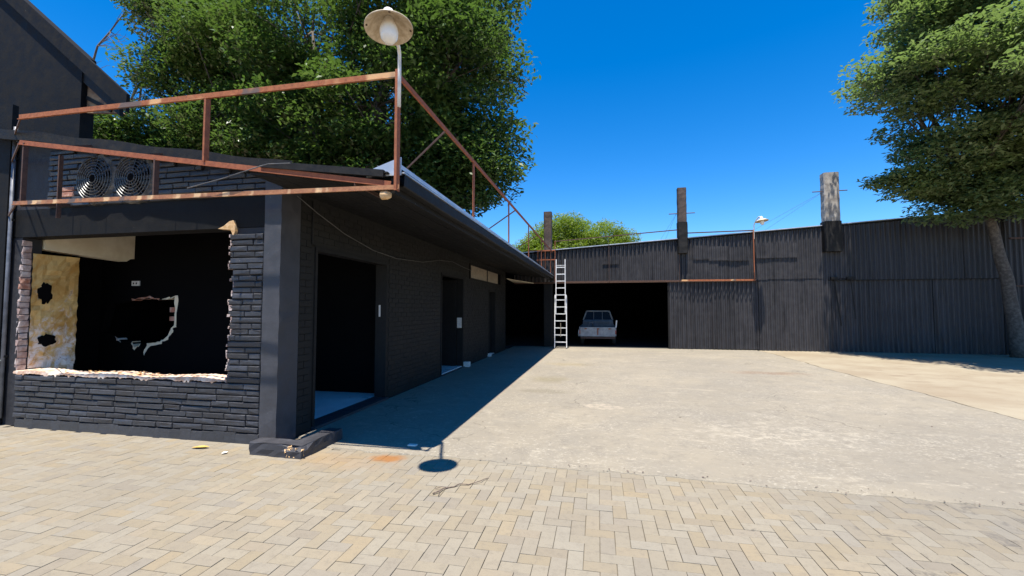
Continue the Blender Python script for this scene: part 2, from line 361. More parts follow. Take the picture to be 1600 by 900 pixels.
# ------------------------------------------------------------------ mesh helpers
class MB:
    def __init__(s):
        s.v, s.f = [], []
    def add(s, vs, fs):
        o = len(s.v)
        s.v += [tuple(v) for v in vs]
        s.f += [tuple(i + o for i in q) for q in fs]
        return s
    def box(s, x0, x1, y0, y1, z0, z1):
        return s.add([(x0, y0, z0), (x1, y0, z0), (x1, y1, z0), (x0, y1, z0), (x0, y0, z1), (x1, y0, z1), (x1, y1, z1), (x0, y1, z1)],
                     [(0, 3, 2, 1), (4, 5, 6, 7), (0, 1, 5, 4), (1, 2, 6, 5), (2, 3, 7, 6), (3, 0, 4, 7)])
    def cbox(s, x0, x1, y0, y1, z0, z1, c):
        # block whose top edges are chamfered by c
        return s.add([(x0, y0, z0), (x1, y0, z0), (x1, y1, z0), (x0, y1, z0),
                      (x0, y0, z1 - c), (x1, y0, z1 - c), (x1, y1, z1 - c), (x0, y1, z1 - c),
                      (x0 + c, y0 + c, z1), (x1 - c, y0 + c, z1), (x1 - c, y1 - c, z1), (x0 + c, y1 - c, z1)],
                     [(0, 1, 5, 4), (1, 2, 6, 5), (2, 3, 7, 6), (3, 0, 4, 7), (4, 5, 9, 8), (5, 6, 10, 9), (6, 7, 11, 10), (7, 4, 8, 11), (8, 9, 10, 11)])
    def bar(s, a, b, w, h=None, upv=(0, 0, 1)):
        h = h or w
        a, b = Vector(a), Vector(b)
        d = (b - a).normalized()
        u = Vector(upv)
        if abs(d.dot(u)) > 0.98:
            u = Vector((0, 1, 0))
        r = d.cross(u).normalized()
        u = r.cross(d).normalized()
        vs = []
        for p in (a, b):
            for i, j in ((-1, -1), (1, -1), (1, 1), (-1, 1)):
                vs.append(p + r * (w / 2 * i) + u * (h / 2 * j))
        return s.add(vs, [(0, 3, 2, 1), (4, 5, 6, 7), (0, 1, 5, 4), (1, 2, 6, 5), (2, 3, 7, 6), (3, 0, 4, 7)])
    def angle(s, a, b, w, th=0.008, upv=(0, 0, 1), side=1):
        # an L-section steel bar: one flange upright, one flat
        a, b = Vector(a), Vector(b)
        d = (b - a).normalized()
        u = Vector(upv)
        if abs(d.dot(u)) > 0.98:
            u = Vector((0, 1, 0))
        r = d.cross(u).normalized() * side
        u = r.cross(d).normalized() * side
        fl = w * .38
        prof = [(-fl / 2, -w / 2), (fl / 2, -w / 2), (fl / 2, -w / 2 + th), (-fl / 2 + th, -w / 2 + th), (-fl / 2 + th, w / 2), (-fl / 2, w / 2)]
        vs = [p + r * i + u * j for p in (a, b) for i, j in prof]
        n = 6
        fs = [tuple(range(n - 1, -1, -1)), tuple(range(n, 2 * n))]
        fs += [(i, (i + 1) % n, n + (i + 1) % n, n + i) for i in range(n)]
        return s.add(vs, fs)
    def tube(s, pts, rad, n=8, cap=True):
        pts = [Vector(p) for p in pts]
        rads = rad if isinstance(rad, (list, tuple)) else [rad] * len(pts)
        o = []
        pr = None
        for i, p in enumerate(pts):
            d = (pts[min(i + 1, len(pts) - 1)] - pts[max(i - 1, 0)]).normalized()
            if pr is None:
                u = Vector((0, 0, 1)) if abs(d.z) < 0.95 else Vector((0, 1, 0))
                r = d.cross(u).normalized()
            else:
                r = (pr - d * pr.dot(d)).normalized()
            pr = r
            u = r.cross(d)
            for k in range(n):
                a = 2 * math.pi * k / n
                o.append(p + (r * math.cos(a) + u * math.sin(a)) * rads[i])
        fs = []
        for i in range(len(pts) - 1):
            for k in range(n):
                a, b = i * n + k, i * n + (k + 1) % n
                fs.append((a, b, b + n, a + n))
        if cap:
            fs.append(tuple(range(n - 1, -1, -1)))
            fs.append(tuple(range((len(pts) - 1) * n, len(pts) * n)))
        return s.add(o, fs)
    def lathe(s, prof, n=24, mat=None, cap=False):
        # prof: (radius, height) pairs, turned about Z, then moved by mat
        mat = mat or Matrix.Identity(4)
        o = []
        for r, z in prof:
            for k in range(n):
                a = 2 * math.pi * k / n
                o.append(mat @ Vector((r * math.cos(a), r * math.sin(a), z)))
        fs = []
        for i in range(len(prof) - 1):
            for k in range(n):
                a, b = i * n + k, i * n + (k + 1) % n
                fs.append((a, b, b + n, a + n))
        if cap:
            fs.append(tuple(range(n - 1, -1, -1)))
            fs.append(tuple(range((len(prof) - 1) * n, len(prof) * n)))
        return s.add(o, fs)
    def prism(s, poly, axis, c0, c1):
        # poly of 2D points pushed along an axis; handles concave outlines
        def P(p, c):
            return {'x': (c, p[0], p[1]), 'y': (p[0], c, p[1]), 'z': (p[0], p[1], c)}[axis]
        n = len(poly)
        vs = [P(p, c0) for p in poly] + [P(p, c1) for p in poly]
        tr = tessellate_polygon([[Vector((p[0], p[1], 0)) for p in poly]])
        fs = [tuple(q) for q in tr] + [tuple(i + n for i in reversed(q)) for q in tr]
        fs += [(i, (i + 1) % n, n + (i + 1) % n, n + i) for i in range(n)]
        return s.add(vs, fs)
    def mesh(s, name, mat, smooth=False, fix=True):
        me = bpy.data.meshes.new(name)
        me.from_pydata(s.v, [], s.f)
        if fix:
            bm = bmesh.new(); bm.from_mesh(me)
            bmesh.ops.recalc_face_normals(bm, faces=bm.faces)
            bm.to_mesh(me); bm.free()
        if mat:
            me.materials.append(M[mat] if isinstance(mat, str) else mat)
        if smooth:
            me.polygons.foreach_set('use_smooth', [True] * len(me.polygons))
        me.update()
        return me
    def build(s, name, mat, parent=None, smooth=False, fix=True):
        return link(name, s.mesh(name, mat, smooth, fix), parent)

def link(name, data, parent=None, loc=None):
    o = bpy.data.objects.new(name, data)
    COL.objects.link(o)
    if loc is not None:
        o.location = loc
    if parent is not None:
        o.parent = parent
        pl = parent
        off = Vector((0, 0, 0))
        while pl is not None:
            off += Vector(pl.location)
            pl = pl.parent
        if loc is None:
            o.location = -off
        else:
            o.location = Vector(loc) - off
    return o
def thing(name, label, cat, loc, group=None):
    o = bpy.data.objects.new(name, None)
    o.empty_display_size = 0.2
    COL.objects.link(o)
    o.location = loc
    return tag(o, label, cat, group)
def tag(o, label=None, cat=None, group=None, kind=None):
    if label: o['label'] = label
    if cat: o['category'] = cat
    if group: o['group'] = group
    if kind: o['kind'] = kind
    return o
def box(name, mat, parent, *a):
    return MB().box(*a).build(name, mat, parent)
def visible(p):
    # in the photograph's frame?
    v = Vector(p) - camo.location
    fw = Vector((-math.sin(yaw) * math.cos(pitch), math.cos(yaw) * math.cos(pitch), math.sin(pitch)))
    rt = Vector((math.cos(yaw), math.sin(yaw), 0))
    u = rt.cross(fw)
    d = v.dot(fw)
    if d < 0.1: return False
    return abs(v.dot(rt) / d * FPX) < 815 and abs(v.dot(u) / d * FPX) < 465

# ================================================================== SETTING
# ground
tag(MB().add([(-400, -400, -0.12), (400, -400, -0.12), (400, 400, -0.12), (-400, 400, -0.12)], [(0, 1, 2, 3)]).build('ground', 'earth'), 'dry brown earth under and around the yard', kind='structure')

def edge_y(x):      # where the concrete ends and the pavers begin
    return 4.36 - 0.045 * (x + 1.0) + 0.018 * math.sin(3.1 * x) + 0.012 * math.sin(11 * x + 1)
JX = 5.62
def joint_x(y):
    return JX + 0.03 * math.sin(0.9 * y) + 0.022 * math.sin(2.7 * y + 1) + 0.012 * math.sin(8.1 * y)
# concrete yard: thin slab with an uneven near edge
mb = MB()
xs = np.linspace(-3.62, JX, 120)
vs, fs = [], []
for x in xs:
    fx = (x + 3.62) / (JX + 3.62)
    ye = edge_y(x) if x > -3.08 else 4.72
    jit = rnd.uniform(-.012, .012)
    vs += [(x, ye + jit - 0.012, -0.02), (x, ye + jit, 0.006), (x, ye + 0.25, 0.012), (x, 17.95, 0.012)]
for i in range(len(xs) - 1):
    for k in range(3):
        a = i * 4 + k
        fs.append((a, a + 4, a + 5, a + 1))
mb.add(vs, fs)
# right edge follows the wandering joint
ys = np.linspace(4.3, 17.95, 90)
vs = []
for y in ys:
    vs += [(JX - 0.001, y, 0.012), (joint_x(y) - 0.014 + rnd.uniform(-.006, .006) + 0.06, y, 0.011), (joint_x(y) + 0.05, y, -0.05)]
fs = []
for i in range(len(ys) - 1):
    for k in range(2):
        a = i * 3 + k
        fs.append((a, a + 1, a + 4, a + 3))
mb.add(vs, fs)
yard = tag(mb.build('concrete_yard', 'concrete'), 'pale weathered concrete yard slab', kind='structure')
# tan slab right of the joint
mb = MB()
vs = []
for y in np.linspace(3.6, 17.95, 110):
    vs += [(joint_x(y) + 0.075, y, -0.06), (joint_x(y) + 0.088 + rnd.uniform(-.012, .022), y, 0.006), (30, y, 0.006)]
fs = []
for i in range(109):
    for k in range(2):
        a = i * 3 + k
        fs.append((a, a + 1, a + 4, a + 3))
mb.add(vs, fs)
tag(mb.build('tan_yard', 'tan'), 'tan dusty slab right of the crack', kind='structure')

# paved apron with herringbone pavers
apron = tag(MB().add([(-12, -6, -0.010), (9, -6, -0.010), (9, 4.9, -0.010), (-12, 4.9, -0.010)], [(0, 1, 2, 3)]).build('paved_apron', 'sand'), 'herringbone paved apron in the foreground', kind='structure')
U = 0.1
PV = []
ROT = R(0.6)
for n in range(-60, 60):
    for tt in range(-110, 90):
        for kind in (0, 1):
            cx = tt + 4 * n + (1.0 if kind == 0 else 0.5)
            cy = tt + (0.5 if kind == 0 else 2.0)
            x, y = cx * U, cy * U
            if not (-9.5 < x < 6.6 and 0.1 < y < 4.5):
                continue
            xx = x * math.cos(ROT) - y * math.sin(ROT)
            yy = x * math.sin(ROT) + y * math.cos(ROT)
            if -3.05 < xx < JX and yy > edge_y(xx) + 0.13: continue
            if xx <= -3.05 and yy > 4.42: continue
            PV.append((xx, yy, kind))
PV.sort(key=lambda p: (0 if visible((p[0], p[1], 0)) else 1, p[0] ** 2 + p[1] ** 2))
pm = {}
for kind in (0, 1):
    for v in range(3):
        lx, ly = (0.0989, 0.0489) if kind == 0 else (0.0489, 0.0989)
        e = 0.0008 * v
        pm[kind, v] = MB().cbox(-lx + e, lx - e * .5, -ly, ly - e, -0.05, 0, 0.0018).mesh('paver', 'paver')
rest = MB()
for i, (x, y, kind) in enumerate(PV):
    dz = rnd.uniform(-.0015, .0015)
    if i < 300:
        o = link('paver', pm[kind, rnd.randrange(3)], apron, (x, y, dz))
        o.rotation_euler = (rnd.uniform(-.006, .006), rnd.uniform(-.006, .006), ROT + rnd.uniform(-.006, .006))
    else:
        lx, ly = (0.0989, 0.0489) if kind == 0 else (0.0489, 0.0989)
        tmp = MB().cbox(-lx, lx, -ly, ly, -0.05, 0, 0.0018)
        a = ROT + rnd.uniform(-.006, .006)
        ca, sa = math.cos(a), math.sin(a)
        tx, ty = rnd.uniform(-.006, .006), rnd.uniform(-.006, .006)
        rest.add([(x + vx * ca - vy * sa, y + vx * sa + vy * ca, vz + dz + tx * vx + ty * vy) for vx, vy, vz in tmp.v], tmp.f)
tag(rest.build('paver_field', 'paver', apron, fix=False), kind='stuff')

# shed floor
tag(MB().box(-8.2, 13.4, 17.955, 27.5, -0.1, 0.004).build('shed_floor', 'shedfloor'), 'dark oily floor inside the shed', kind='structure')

# ================================================================== LOW BLACK BUILDING
XW = -3.65; YF = 4.40; YEND = 16.39
def roof_z(x):
    return 3.94 - 0.172 * (x + 7.87)
B = thing('workshop_building', 'low black painted brick building with knocked-out window, beside the concrete yard', 'building', (-5.6, 10, 0))
fw_ = MB()
# front wall core (bricks sit on it), opening x -7.70..-4.35, z .70..2.50
C0 = YF + 0.012; C1 = YF + 0.225
for a in ((-8.4, -7.72, C0, C1, 0, 2.52), (-7.72, -4.33, C0, C1, 0, 0.68), (-4.33, -3.87, C0, C1, 0, 2.52)):
    fw_.box(*a)
fw_.prism([(-8.4, 2.9), (-3.66, 2.9), (-3.66, roof_z(-3.66) - .06), (-8.4, roof_z(-8.4) - .06)], 'y', C0, C1)
front = fw_.build('front_wall', 'mortar', B)
box('lintel', 'shade_black', B, -8.35, -3.875, YF + 0.004, C1 + .01, 2.525, 2.895)  # black beam, with the shadow band across it painted into its colour
mb = MB()      # plinth with an uneven top
for i in range(24):
    x0 = -7.6 + i * (3.73 / 24); x1 = x0 + 3.73 / 24 - 0.0005
    z = 0.11 + rnd.uniform(-.012, .012)
    mb.add([(x0, YF - .045, -.05), (x1, YF - .045, -.05), (x1, YF + .03, -.05), (x0, YF + .03, -.05), (x0, YF - .035, z), (x1, YF - .035, z), (x1, YF + .03, z + .015), (x0, YF + .03, z + .015)],
           [(0, 1, 5, 4), (4, 5, 6, 7), (1, 2, 6, 5), (3, 0, 4, 7)])
mb.build('plinth', 'brick', B)
# corner pier
mb = MB()
nz = 26
for i in range(nz):
    z0 = -0.05 + i * (3.13 / nz); z1 = z0 + 3.13 / nz
    def cor(z):
        q = random.Random(int(z * 1000) + 5)
        e = lambda s: q.uniform(-s, s)
        return [(-3.872 + e(.003), YF - .03 + e(.002), z), (XW + .004 + e(.005), YF - .03 + e(.003), z), (XW + .004, YF + .30, z), (-3.872, YF + .30, z)]
    mb.add(cor(z0) + cor(z1), [(0, 1, 5, 4), (1, 2, 6, 5), (2, 3, 7, 6), (3, 0, 4, 7)] + ([(4, 5, 6, 7)] if i == nz - 1 else []))
mb.build('corner_pier', 'pier', B)

# face bricks, each its own
BH, CH = 0.060, 0.0705
bmesh_cache = {}
def brick_mesh(L, H, mat, v):
    k = (round(L, 3), round(H, 3), mat, v)
    if k not in bmesh_cache:
        q = random.Random(hash(k) & 0xffff)
        c = 0.008
        mb = MB()
        h = H / 2; l = L / 2
        j = lambda s=.0035: q.uniform(-s, s)
        out = [(-l, -h), (l, -h), (l, h), (-l, h)]
        back = [(x, 0.03, z) for x, z in out]
        mid = [(x + j(.002), -0.001, z + j(.0025)) for x, z in out]
        fr = [(x - math.copysign(c, x) + j(.003), -0.010 + j(.004), z - math.copysign(c, z) + j(.003)) for x, z in out]
        ctr = [(j(.05), -0.011 + j(.005), j(.012))]
        fs = []
        for i in range(4):
            n = (i + 1) % 4
            fs += [(i, n, n + 4, i + 4), (i + 4, n + 4, n + 8, i + 8), (i + 8, n + 8, 12)]
        mb.add(back + mid + fr + ctr, fs)
        bmesh_cache[k] = mb.mesh('brick', mat)
    return bmesh_cache[k]
nb = 0
def put_brick(x0, x1, zc, mat='brick', proud=None, H=BH):
    global nb
    L = math.floor((x1 - x0) / 0.005) * 0.005
    o = link('brick', brick_mesh(max(L, .04), H, mat, rnd.randrange(6)), front, ((x0 + x1) / 2, YF - (rnd.choice((0.004, 0.005, 0.006, .008, .012)) + rnd.uniform(0, .003) if proud is None else proud), zc))
    o.rotation_euler = (rnd.uniform(-.03, .03), rnd.uniform(-.012, .012), rnd.uniform(-.015, .015))
    nb += 1
def course(xa, xb, z, off, ragl=0.0, mat='brick'):
    x = xa - off * rnd.uniform(.10, .2)
    pr = rnd.uniform(0, .012)
    while x < xb - 0.03:
        L = rnd.choice((.24, .30, .36, .42))
        a, b = max(x, xa), min(x + L, xb)
        if xb - b < .06: b = xb
        if b - a > 0.035:
            put_brick(a, b - .004, z + rnd.uniform(-.002, .002), mat, .006 + pr + rnd.uniform(0, .009))
        x = b
for r in range(8):
    course(-7.66, -3.885, 0.152 + r * CH, r % 2)
rag = []
for r in range(25):
    z = 0.152 + (r + 8) * CH
    jx = rnd.choice((0, 0, .02, .05, .07)) - 0.01
    rag.append((z, jx))
    course(-4.325 + jx - 0.012, -3.885, z, r % 2)
for r in range(12):
    z = 2.938 + r * CH
    xe = -7.87 + (3.94 - 0.12 - z) / 0.172
    if xe > -7.1:
        course(-7.25, min(xe, -3.70), z, r % 2)
# one bare clay brick pair beside the fans
for z in (3.06, 3.13):
    put_brick(-7.00, -6.80, z, 'redbrick', 0.03)

# left jamb of the opening: broken bricks seen end on, on the reveal face (x=-7.72 looking +X)
for r in range(21):
    z = 0.76 + r * 0.0845
    for k in range(1):
        m_ = 'pinkbrick' if rnd.random() < .88 else 'redbrick'
        q = MB().cbox(-0.038, 0.038, -0.05, 0.05, -0.03, rnd.uniform(.0, .010), 0.006)
        q.v = [(vz + rnd.uniform(-.006, .006), vy + rnd.uniform(-.009, .009), vx + rnd.uniform(-.006, .006)) for vx, vy, vz in q.v]
        o = link('jamb_brick', q.mesh('jamb_brick', m_), B, (-7.715, YF + .062 + k * .108, z))
def ragged(a, b, n, amp, seed, base=0.0):
    q = random.Random(seed)
    return [(a + (b - a) * i / n, base + q.uniform(0, 1) ** 1.7 * amp) for i in range(n + 1)]
# broken sill: pale crumbled top with drips down the face
q = random.Random(44)
NS = 150
top = [(-7.70 + 3.36 * i / NS, 0.720 + .014 * math.sin(i * .11) + q.uniform(0, .012)) for i in range(NS + 1)]
bot = [(-7.70 + 3.36 * i / NS, 0.704 - .016 * max(0, math.sin(i * .23 + 2 * math.sin(i * .05))) - q.uniform(0, .01) - (q.uniform(.02, .05) if q.random() < .06 else 0)) for i in range(NS + 1)]
mb = MB()
for i in range(NS):
    (x0, t0), (x1, t1) = top[i], top[i + 1]
    b0, b1 = bot[i][1], bot[i + 1][1]
    yf = YF - 0.026
    mb.add([(x0, yf, b0), (x1, yf, b1), (x1, yf + .006, t1), (x0, yf + .006, t0), (x0, C1 + .01, t0 - .004), (x1, C1 + .01, t1 - .004), (x0, YF + .02, b0), (x1, YF + .02, b1)],
           [(0, 1, 2, 3), (3, 2, 5, 4), (6, 7, 1, 0)])
mb.build('broken_sill', 'chipped', B)
mb = MB()
for i in range(34):          # loose lumps of mortar on the sill
    x = rnd.uniform(-6.9, -4.4); y = rnd.uniform(YF + .0, C1 - .03); s = rnd.uniform(.008, .03)
    mb.add([(x + rnd.uniform(-s, s) * 1.6, y + rnd.uniform(-s, s), .728 + rnd.uniform(-.01, s)) for _ in range(6)], [(0, 1, 2), (0, 2, 3), (3, 4, 5), (0, 1, 4), (1, 2, 5), (0, 3, 4), (2, 3, 5), (1, 4, 5)])
tag(mb.build('sill_rubble', 'ochre_edge', B), kind='stuff')
# broken plaster rim along the right side of the opening
mb = MB()
for zc_, jx in rag:
    for (z0, z1) in ((zc_ - .033, zc_ - .002), (zc_ - .002, zc_ + .034)):
        if rnd.random() < .3: continue
        big = 1.45 < zc_ < 1.62 or zc_ > 2.38
        w0 = rnd.uniform(.004, .018) + (.035 if big else 0)
        x0 = -4.345 + jx + rnd.uniform(-.006, .006)
        yf = YF - .028
        P = [(x0 + rnd.uniform(-.006, .006), z0), (x0 + w0 * .8, z0 + rnd.uniform(0, .008)), (x0 + w0, z1 - rnd.uniform(0, .01)), (x0 + rnd.uniform(-.006, .004), z1)]
        mb.add([(x, yf, z) for x, z in P] + [(x, C1, z) for x, z in P], [(0, 1, 2, 3), (0, 3, 7, 4), (1, 5, 6, 2), (2, 6, 7, 3), (0, 4, 5, 1)])
tag(mb.build('broken_jamb_plaster', 'pinkbrick', B), kind='stuff')
mb = MB()
q = random.Random(12)
poly = [(-4.52, 2.515), (-4.44, 2.545), (-4.36, 2.60), (-4.31, 2.61), (-4.285, 2.55), (-4.275, 2.48), (-4.30, 2.42), (-4.325, 2.47), (-4.345, 2.50)]
mb.prism(poly, 'y', YF - .032, YF + .05)
mb.build('ochre_chip', 'ochre_edge', B)

# side wall with three doors, one long mesh pieces butted end to end
doors = [(5.0, 6.95, .05, 2.36), (9.53, 11.18, .03, 2.40), (13.88, 14.75, .03, 2.18)]
def side_pieces(y0, y1, z0, z1):
    # rectangles of the side wall around the doors
    out = []
    y = y0
    for a, b, c, d in doors:
        out.append((y, a, z0, z1)); out.append((a, b, d, z1)); y = b
    out.append((y, y1, z0, z1))
    return out
mb = MB()
TH = .22
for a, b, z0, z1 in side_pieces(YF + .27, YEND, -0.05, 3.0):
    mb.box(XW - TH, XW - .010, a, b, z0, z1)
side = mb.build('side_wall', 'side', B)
mb = MB()
for r in range(34):          # painted brick courses, too fine to pick apart from here
    z = 0.06 + r * 0.0845
    y = YF + .31 - (r % 2) * .116
    while y < YEND:
        a, b = max(y, YF + .31), min(y + .225, YEND - .01)
        z0, z1 = z, z + .0775
        ok = b - a > .04
        for da, db, dc, dd in doors:
            if z < dd + .06 and b > da - .06 and a < db + .06:
                if a < da - .09: b = da - .06
                elif b > db + .09: a = db + .06
                else: ok = False
        if 11.72 < b and a < 15.5 and z1 > 2.40 and z0 < 2.82: ok = False
        if ok and b - a > .03:
            p = rnd.uniform(0, .004)
            c = .003
            mb.add([(XW - .012, a, z0), (XW - .012, b, z0), (XW - .012, b, z1), (XW - .012, a, z1), (XW - .002 + p, a + c, z0 + c), (XW - .002 + p, b - c, z0 + c), (XW - .002 + p, b - c, z1 - c), (XW - .002 + p, a + c, z1 - c)],
                   [(4, 5, 6, 7), (0, 1, 5, 4), (1, 2, 6, 5), (2, 3, 7, 6), (3, 0, 4, 7)])
        y += .232
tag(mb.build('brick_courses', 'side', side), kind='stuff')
# door frames and thresholds
for i, (a, b, c, d) in enumerate(doors):
    f = MB()
    f.box(XW - .16, XW + .008, a, a + .045, c, d - .05)
    f.box(XW - .16, XW + .008, b - .045, b, c, d - .05)
    f.box(XW - .16, XW + .012, a, b, d - .05, d)
    f.build('door_frame', 'tar', B)
    box('threshold', 'plaster', B, XW - TH, XW + .05, a, b, -.06, c - .004)
# open leaf standing inside door 1, plus the ones of doors 2 and 3
box('strike_plate', 'white', B, XW - .13, XW - .10, 6.898, 6.906, 1.42, 1.62)
box('door_leaf', 'tar', B, XW - .80, XW - .17, 11.08, 11.12, .05, 2.33)
o = box('paper_notice', 'white', B, XW - .155, XW - .03, 11.115, 11.13, 1.05, 1.32)
box('door_leaf', 'tar', B, XW - .78, XW - .17, 14.66, 14.70, .05, 2.12)
mb = MB(); mb.bar((-4.55, 5.6, 2.84), (-4.35, 5.85, 2.66), .05, .02); mb.bar((-4.35, 5.85, 2.66), (-4.22, 6.25, 2.84), .05, .02)
mb.build('bent_ceiling_strap', 'conc_post', B)
# transom boards, frame
mb = MB()
for a in ((11.72, 15.5, 2.80, 2.84), (11.72, 15.5, 2.40, 2.435), (11.72, 11.78, 2.435, 2.80), (13.55, 13.62, 2.435, 2.80), (15.42, 15.5, 2.435, 2.80)):
    mb.box(XW - .01, XW + .025, *a)
mb.build('transom_frame', 'tar', B)
for a, b in ((11.785, 13.545), (13.625, 15.05)):
    box('transom_board', 'ply', B, XW - .006, XW + .012, a, b, 2.44, 2.795)
box('transom_gap', 'soot', B, XW - .006, XW + .008, 15.055, 15.415, 2.44, 2.795)
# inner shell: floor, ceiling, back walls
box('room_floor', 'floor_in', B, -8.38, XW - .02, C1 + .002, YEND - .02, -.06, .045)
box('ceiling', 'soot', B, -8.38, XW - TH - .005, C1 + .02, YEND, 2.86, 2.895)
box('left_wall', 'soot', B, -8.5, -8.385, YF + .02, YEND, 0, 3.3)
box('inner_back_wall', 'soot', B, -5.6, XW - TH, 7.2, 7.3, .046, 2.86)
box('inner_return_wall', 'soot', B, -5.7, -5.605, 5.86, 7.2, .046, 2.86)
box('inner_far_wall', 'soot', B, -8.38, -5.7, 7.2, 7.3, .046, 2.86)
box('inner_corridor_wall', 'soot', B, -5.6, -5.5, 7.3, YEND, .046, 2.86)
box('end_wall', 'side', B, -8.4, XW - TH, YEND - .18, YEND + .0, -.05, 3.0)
# partition with a knocked-through hole
PY = 5.85
hole = [(-8.35, 1.16), (-8.2, 1.62), (-7.95, 1.66), (-7.7, 1.70), (-7.35, 1.735), (-7.1, 1.70), (-6.83, 1.74), (-6.82, 1.3), (-6.9, 1.22), (-6.96, 1.1), (-7.1, 1.02), (-7.35, .98), (-7.43, .80), (-7.5, .98), (-7.62, .90), (-7.68, 1.03), (-7.9, 1.0), (-8.05, 1.12)]
outer = [(-8.384, .046), (-5.71, .046), (-5.71, 2.86), (-8.384, 2.86)]
tr = tessellate_polygon([[Vector((x, z, 0)) for x, z in outer], [Vector((x, z, 0)) for x, z in hole]])
pl = outer + hole
mb = MB()
n = len(pl)
mb.add([(x, PY, z) for x, z in pl] + [(x, PY + .12, z) for x, z in pl], [tuple(q) for q in tr] + [tuple(i + n for i in q) for q in tr] + [(4 + i, 4 + (i + 1) % len(hole), n + 4 + (i + 1) % len(hole), n + 4 + i) for i in range(len(hole))])
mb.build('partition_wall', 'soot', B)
def rim(idx, wd, mat, seed):
    q = random.Random(seed)
    cx, cz = -7.4, 1.35
    pts = [hole[i] for i in idx]
    ins, outs = [], []
    for (x0, z0), (x1, z1) in zip(pts, pts[1:]):
        for k in range(5):
            f = k / 5
            x, z = x0 + (x1 - x0) * f, z0 + (z1 - z0) * f
            d = Vector((x - cx, z - cz)).normalized()
            ww = wd * q.uniform(.25, 1.3)
            ins.append((x + q.uniform(-.012, .012), z + q.uniform(-.012, .012)))
            outs.append((x + d.x * ww, z + d.y * ww))
    vs = []
    for a, b in zip(ins, outs):
        vs += [(a[0], PY - .012, a[1]), (b[0], PY - .006, b[1]), (a[0], PY + .125, a[1])]
    fs = []
    for i in range(len(ins) - 1):
        fs += [(i * 3, i * 3 + 1, i * 3 + 4, i * 3 + 3), (i * 3, i * 3 + 3, i * 3 + 5, i * 3 + 2)]
    MB().add(vs, fs).build('plaster_rim', mat, B)
rim([5, 6, 7, 8, 9, 10, 11, 12], .06, 'cream', 1)
rim([3, 4, 5], .03, 'redbrick', 2)
rim([13, 14, 15], .05, 'cream', 3)
rim([16, 17], .04, 'white', 4)
box('inner_brick', 'redbrick', B, -6.93, -6.835, PY - .005, PY + .10, 1.50, 1.58)
box('inner_brick', 'redbrick', B, -6.93, -6.835, PY - .005, PY + .10, 1.36, 1.43)
o = box('wall_socket', 'white', B, -7.72, -7.56, PY - .015, PY + .01, 1.94, 2.02)
for x in (-7.68, -7.62):
    box('socket_hole', 'tar', o, x - .012, x + .012, PY - .018, PY - .014, 1.965, 1.995)
# stripped stub wall and cream beam on the left inside the opening
mb = MB()
q = random.Random(9)
ny, nzz = 10, 22
vs, fs = [], []
for i in range(nzz + 1):
    for j in range(ny + 1):
        y = YF + .125 + (5.07 - YF - .125) * j / ny; z = .74 + 1.58 * i / nzz
        vs.append((-7.705 + q.uniform(-.012, .012), y, z))
for i in range(nzz):
    for j in range(ny):
        a = i * (ny + 1) + j
        fs.append((a, a + 1, a + ny + 2, a + ny + 1))
mb.add(vs, fs)
mb.box(-7.9, -7.725, C1 + .002, 5.068, .05, 2.315)
mb.build('stripped_wall', 'ochre', B)
for (a, b, c, d) in ((4.60, 4.76, 1.62, 1.95), (4.60, 4.84, 1.02, 1.20)):
    q = random.Random(int(c * 100)); NN = 22
    MB().prism([((a + b) / 2 + (b - a) / 2 * math.cos(k * 6.283 / NN) * (1 + q.uniform(-.35, .15)), (c + d) / 2 + (d - c) / 2 * math.sin(k * 6.283 / NN) * (1 + q.uniform(-.35, .15))) for k in range(NN)], 'x', -7.72, -7.688).build('broken_out_hole', 'soot', B)
MB().prism([(4.64, 2.39), (5.1, 2.36), (5.72, 2.335), (5.78, 2.38), (5.84, 2.39), (5.84, 2.85), (4.64, 2.85)], 'x', -7.86, -7.69).build('cream_beam', 'cream', B)

# roof
XE = -1.95; YR = 4.25
mb = MB()
nx = 80
for yy, th in ((0, 0),):
    vs, fs = [], []
    m_ = int((XE + 8.4) / 0.1)
    ysamp = np.linspace(YR, 17.75, 170)
    for i, y in enumerate(ysamp):
        wv = 0.018 * math.sin(i * math.pi)          # flat; corrugation runs down the slope
        wv = 0.016 * math.cos(i * math.pi)
        vs += [(-8.45, y, roof_z(-8.45) + wv), (XE - .03, y, roof_z(XE) + wv + .02), (-8.45, y, roof_z(-8.45) + wv - .012), (XE - .03, y, roof_z(XE) + wv + .008)]
    for i in range(len(ysamp) - 1):
        a = i * 4
        fs += [(a, a + 1, a + 5, a + 4), (a + 2, a + 6, a + 7, a + 3)]
    fs += [(0, 2, 3, 1)]
    mb.add(vs, fs)
roof = mb.build('roof', 'tar', B)
# barge board along the front of the roof, slightly warped
mb = MB()
xs = np.linspace(-8.4, -3.4, 26)
for x0, x1 in zip(xs, xs[1:]):
    z0 = roof_z(x0) + .035 + .012 * math.sin(x0 * 5); z1 = roof_z(x1) + .035 + .012 * math.sin(x1 * 5)
    mb.add([(x0, YR - .03, z0 - .13), (x1, YR - .03, z1 - .13), (x1, YR - .03, z1), (x0, YR - .03, z0), (x0, YR + .02, z0 - .13), (x1, YR + .02, z1 - .13), (x1, YR + .02, z1), (x0, YR + .02, z0)],
           [(0, 1, 2, 3), (3, 2, 6, 7), (0, 4, 5, 1)])
mb.build('barge_board', 'tar', roof)
cz = lambda x: 2.93 + .135 * (-2.19 - x)
MB().prism([(-3.5, cz(-3.5) - .07), (XE - .14, cz(XE - .14) - .07), (XE - .14, cz(XE - .14)), (-3.5, cz(-3.5))], 'y', 3.86, 3.90).build('barge_board', 'tar', roof)
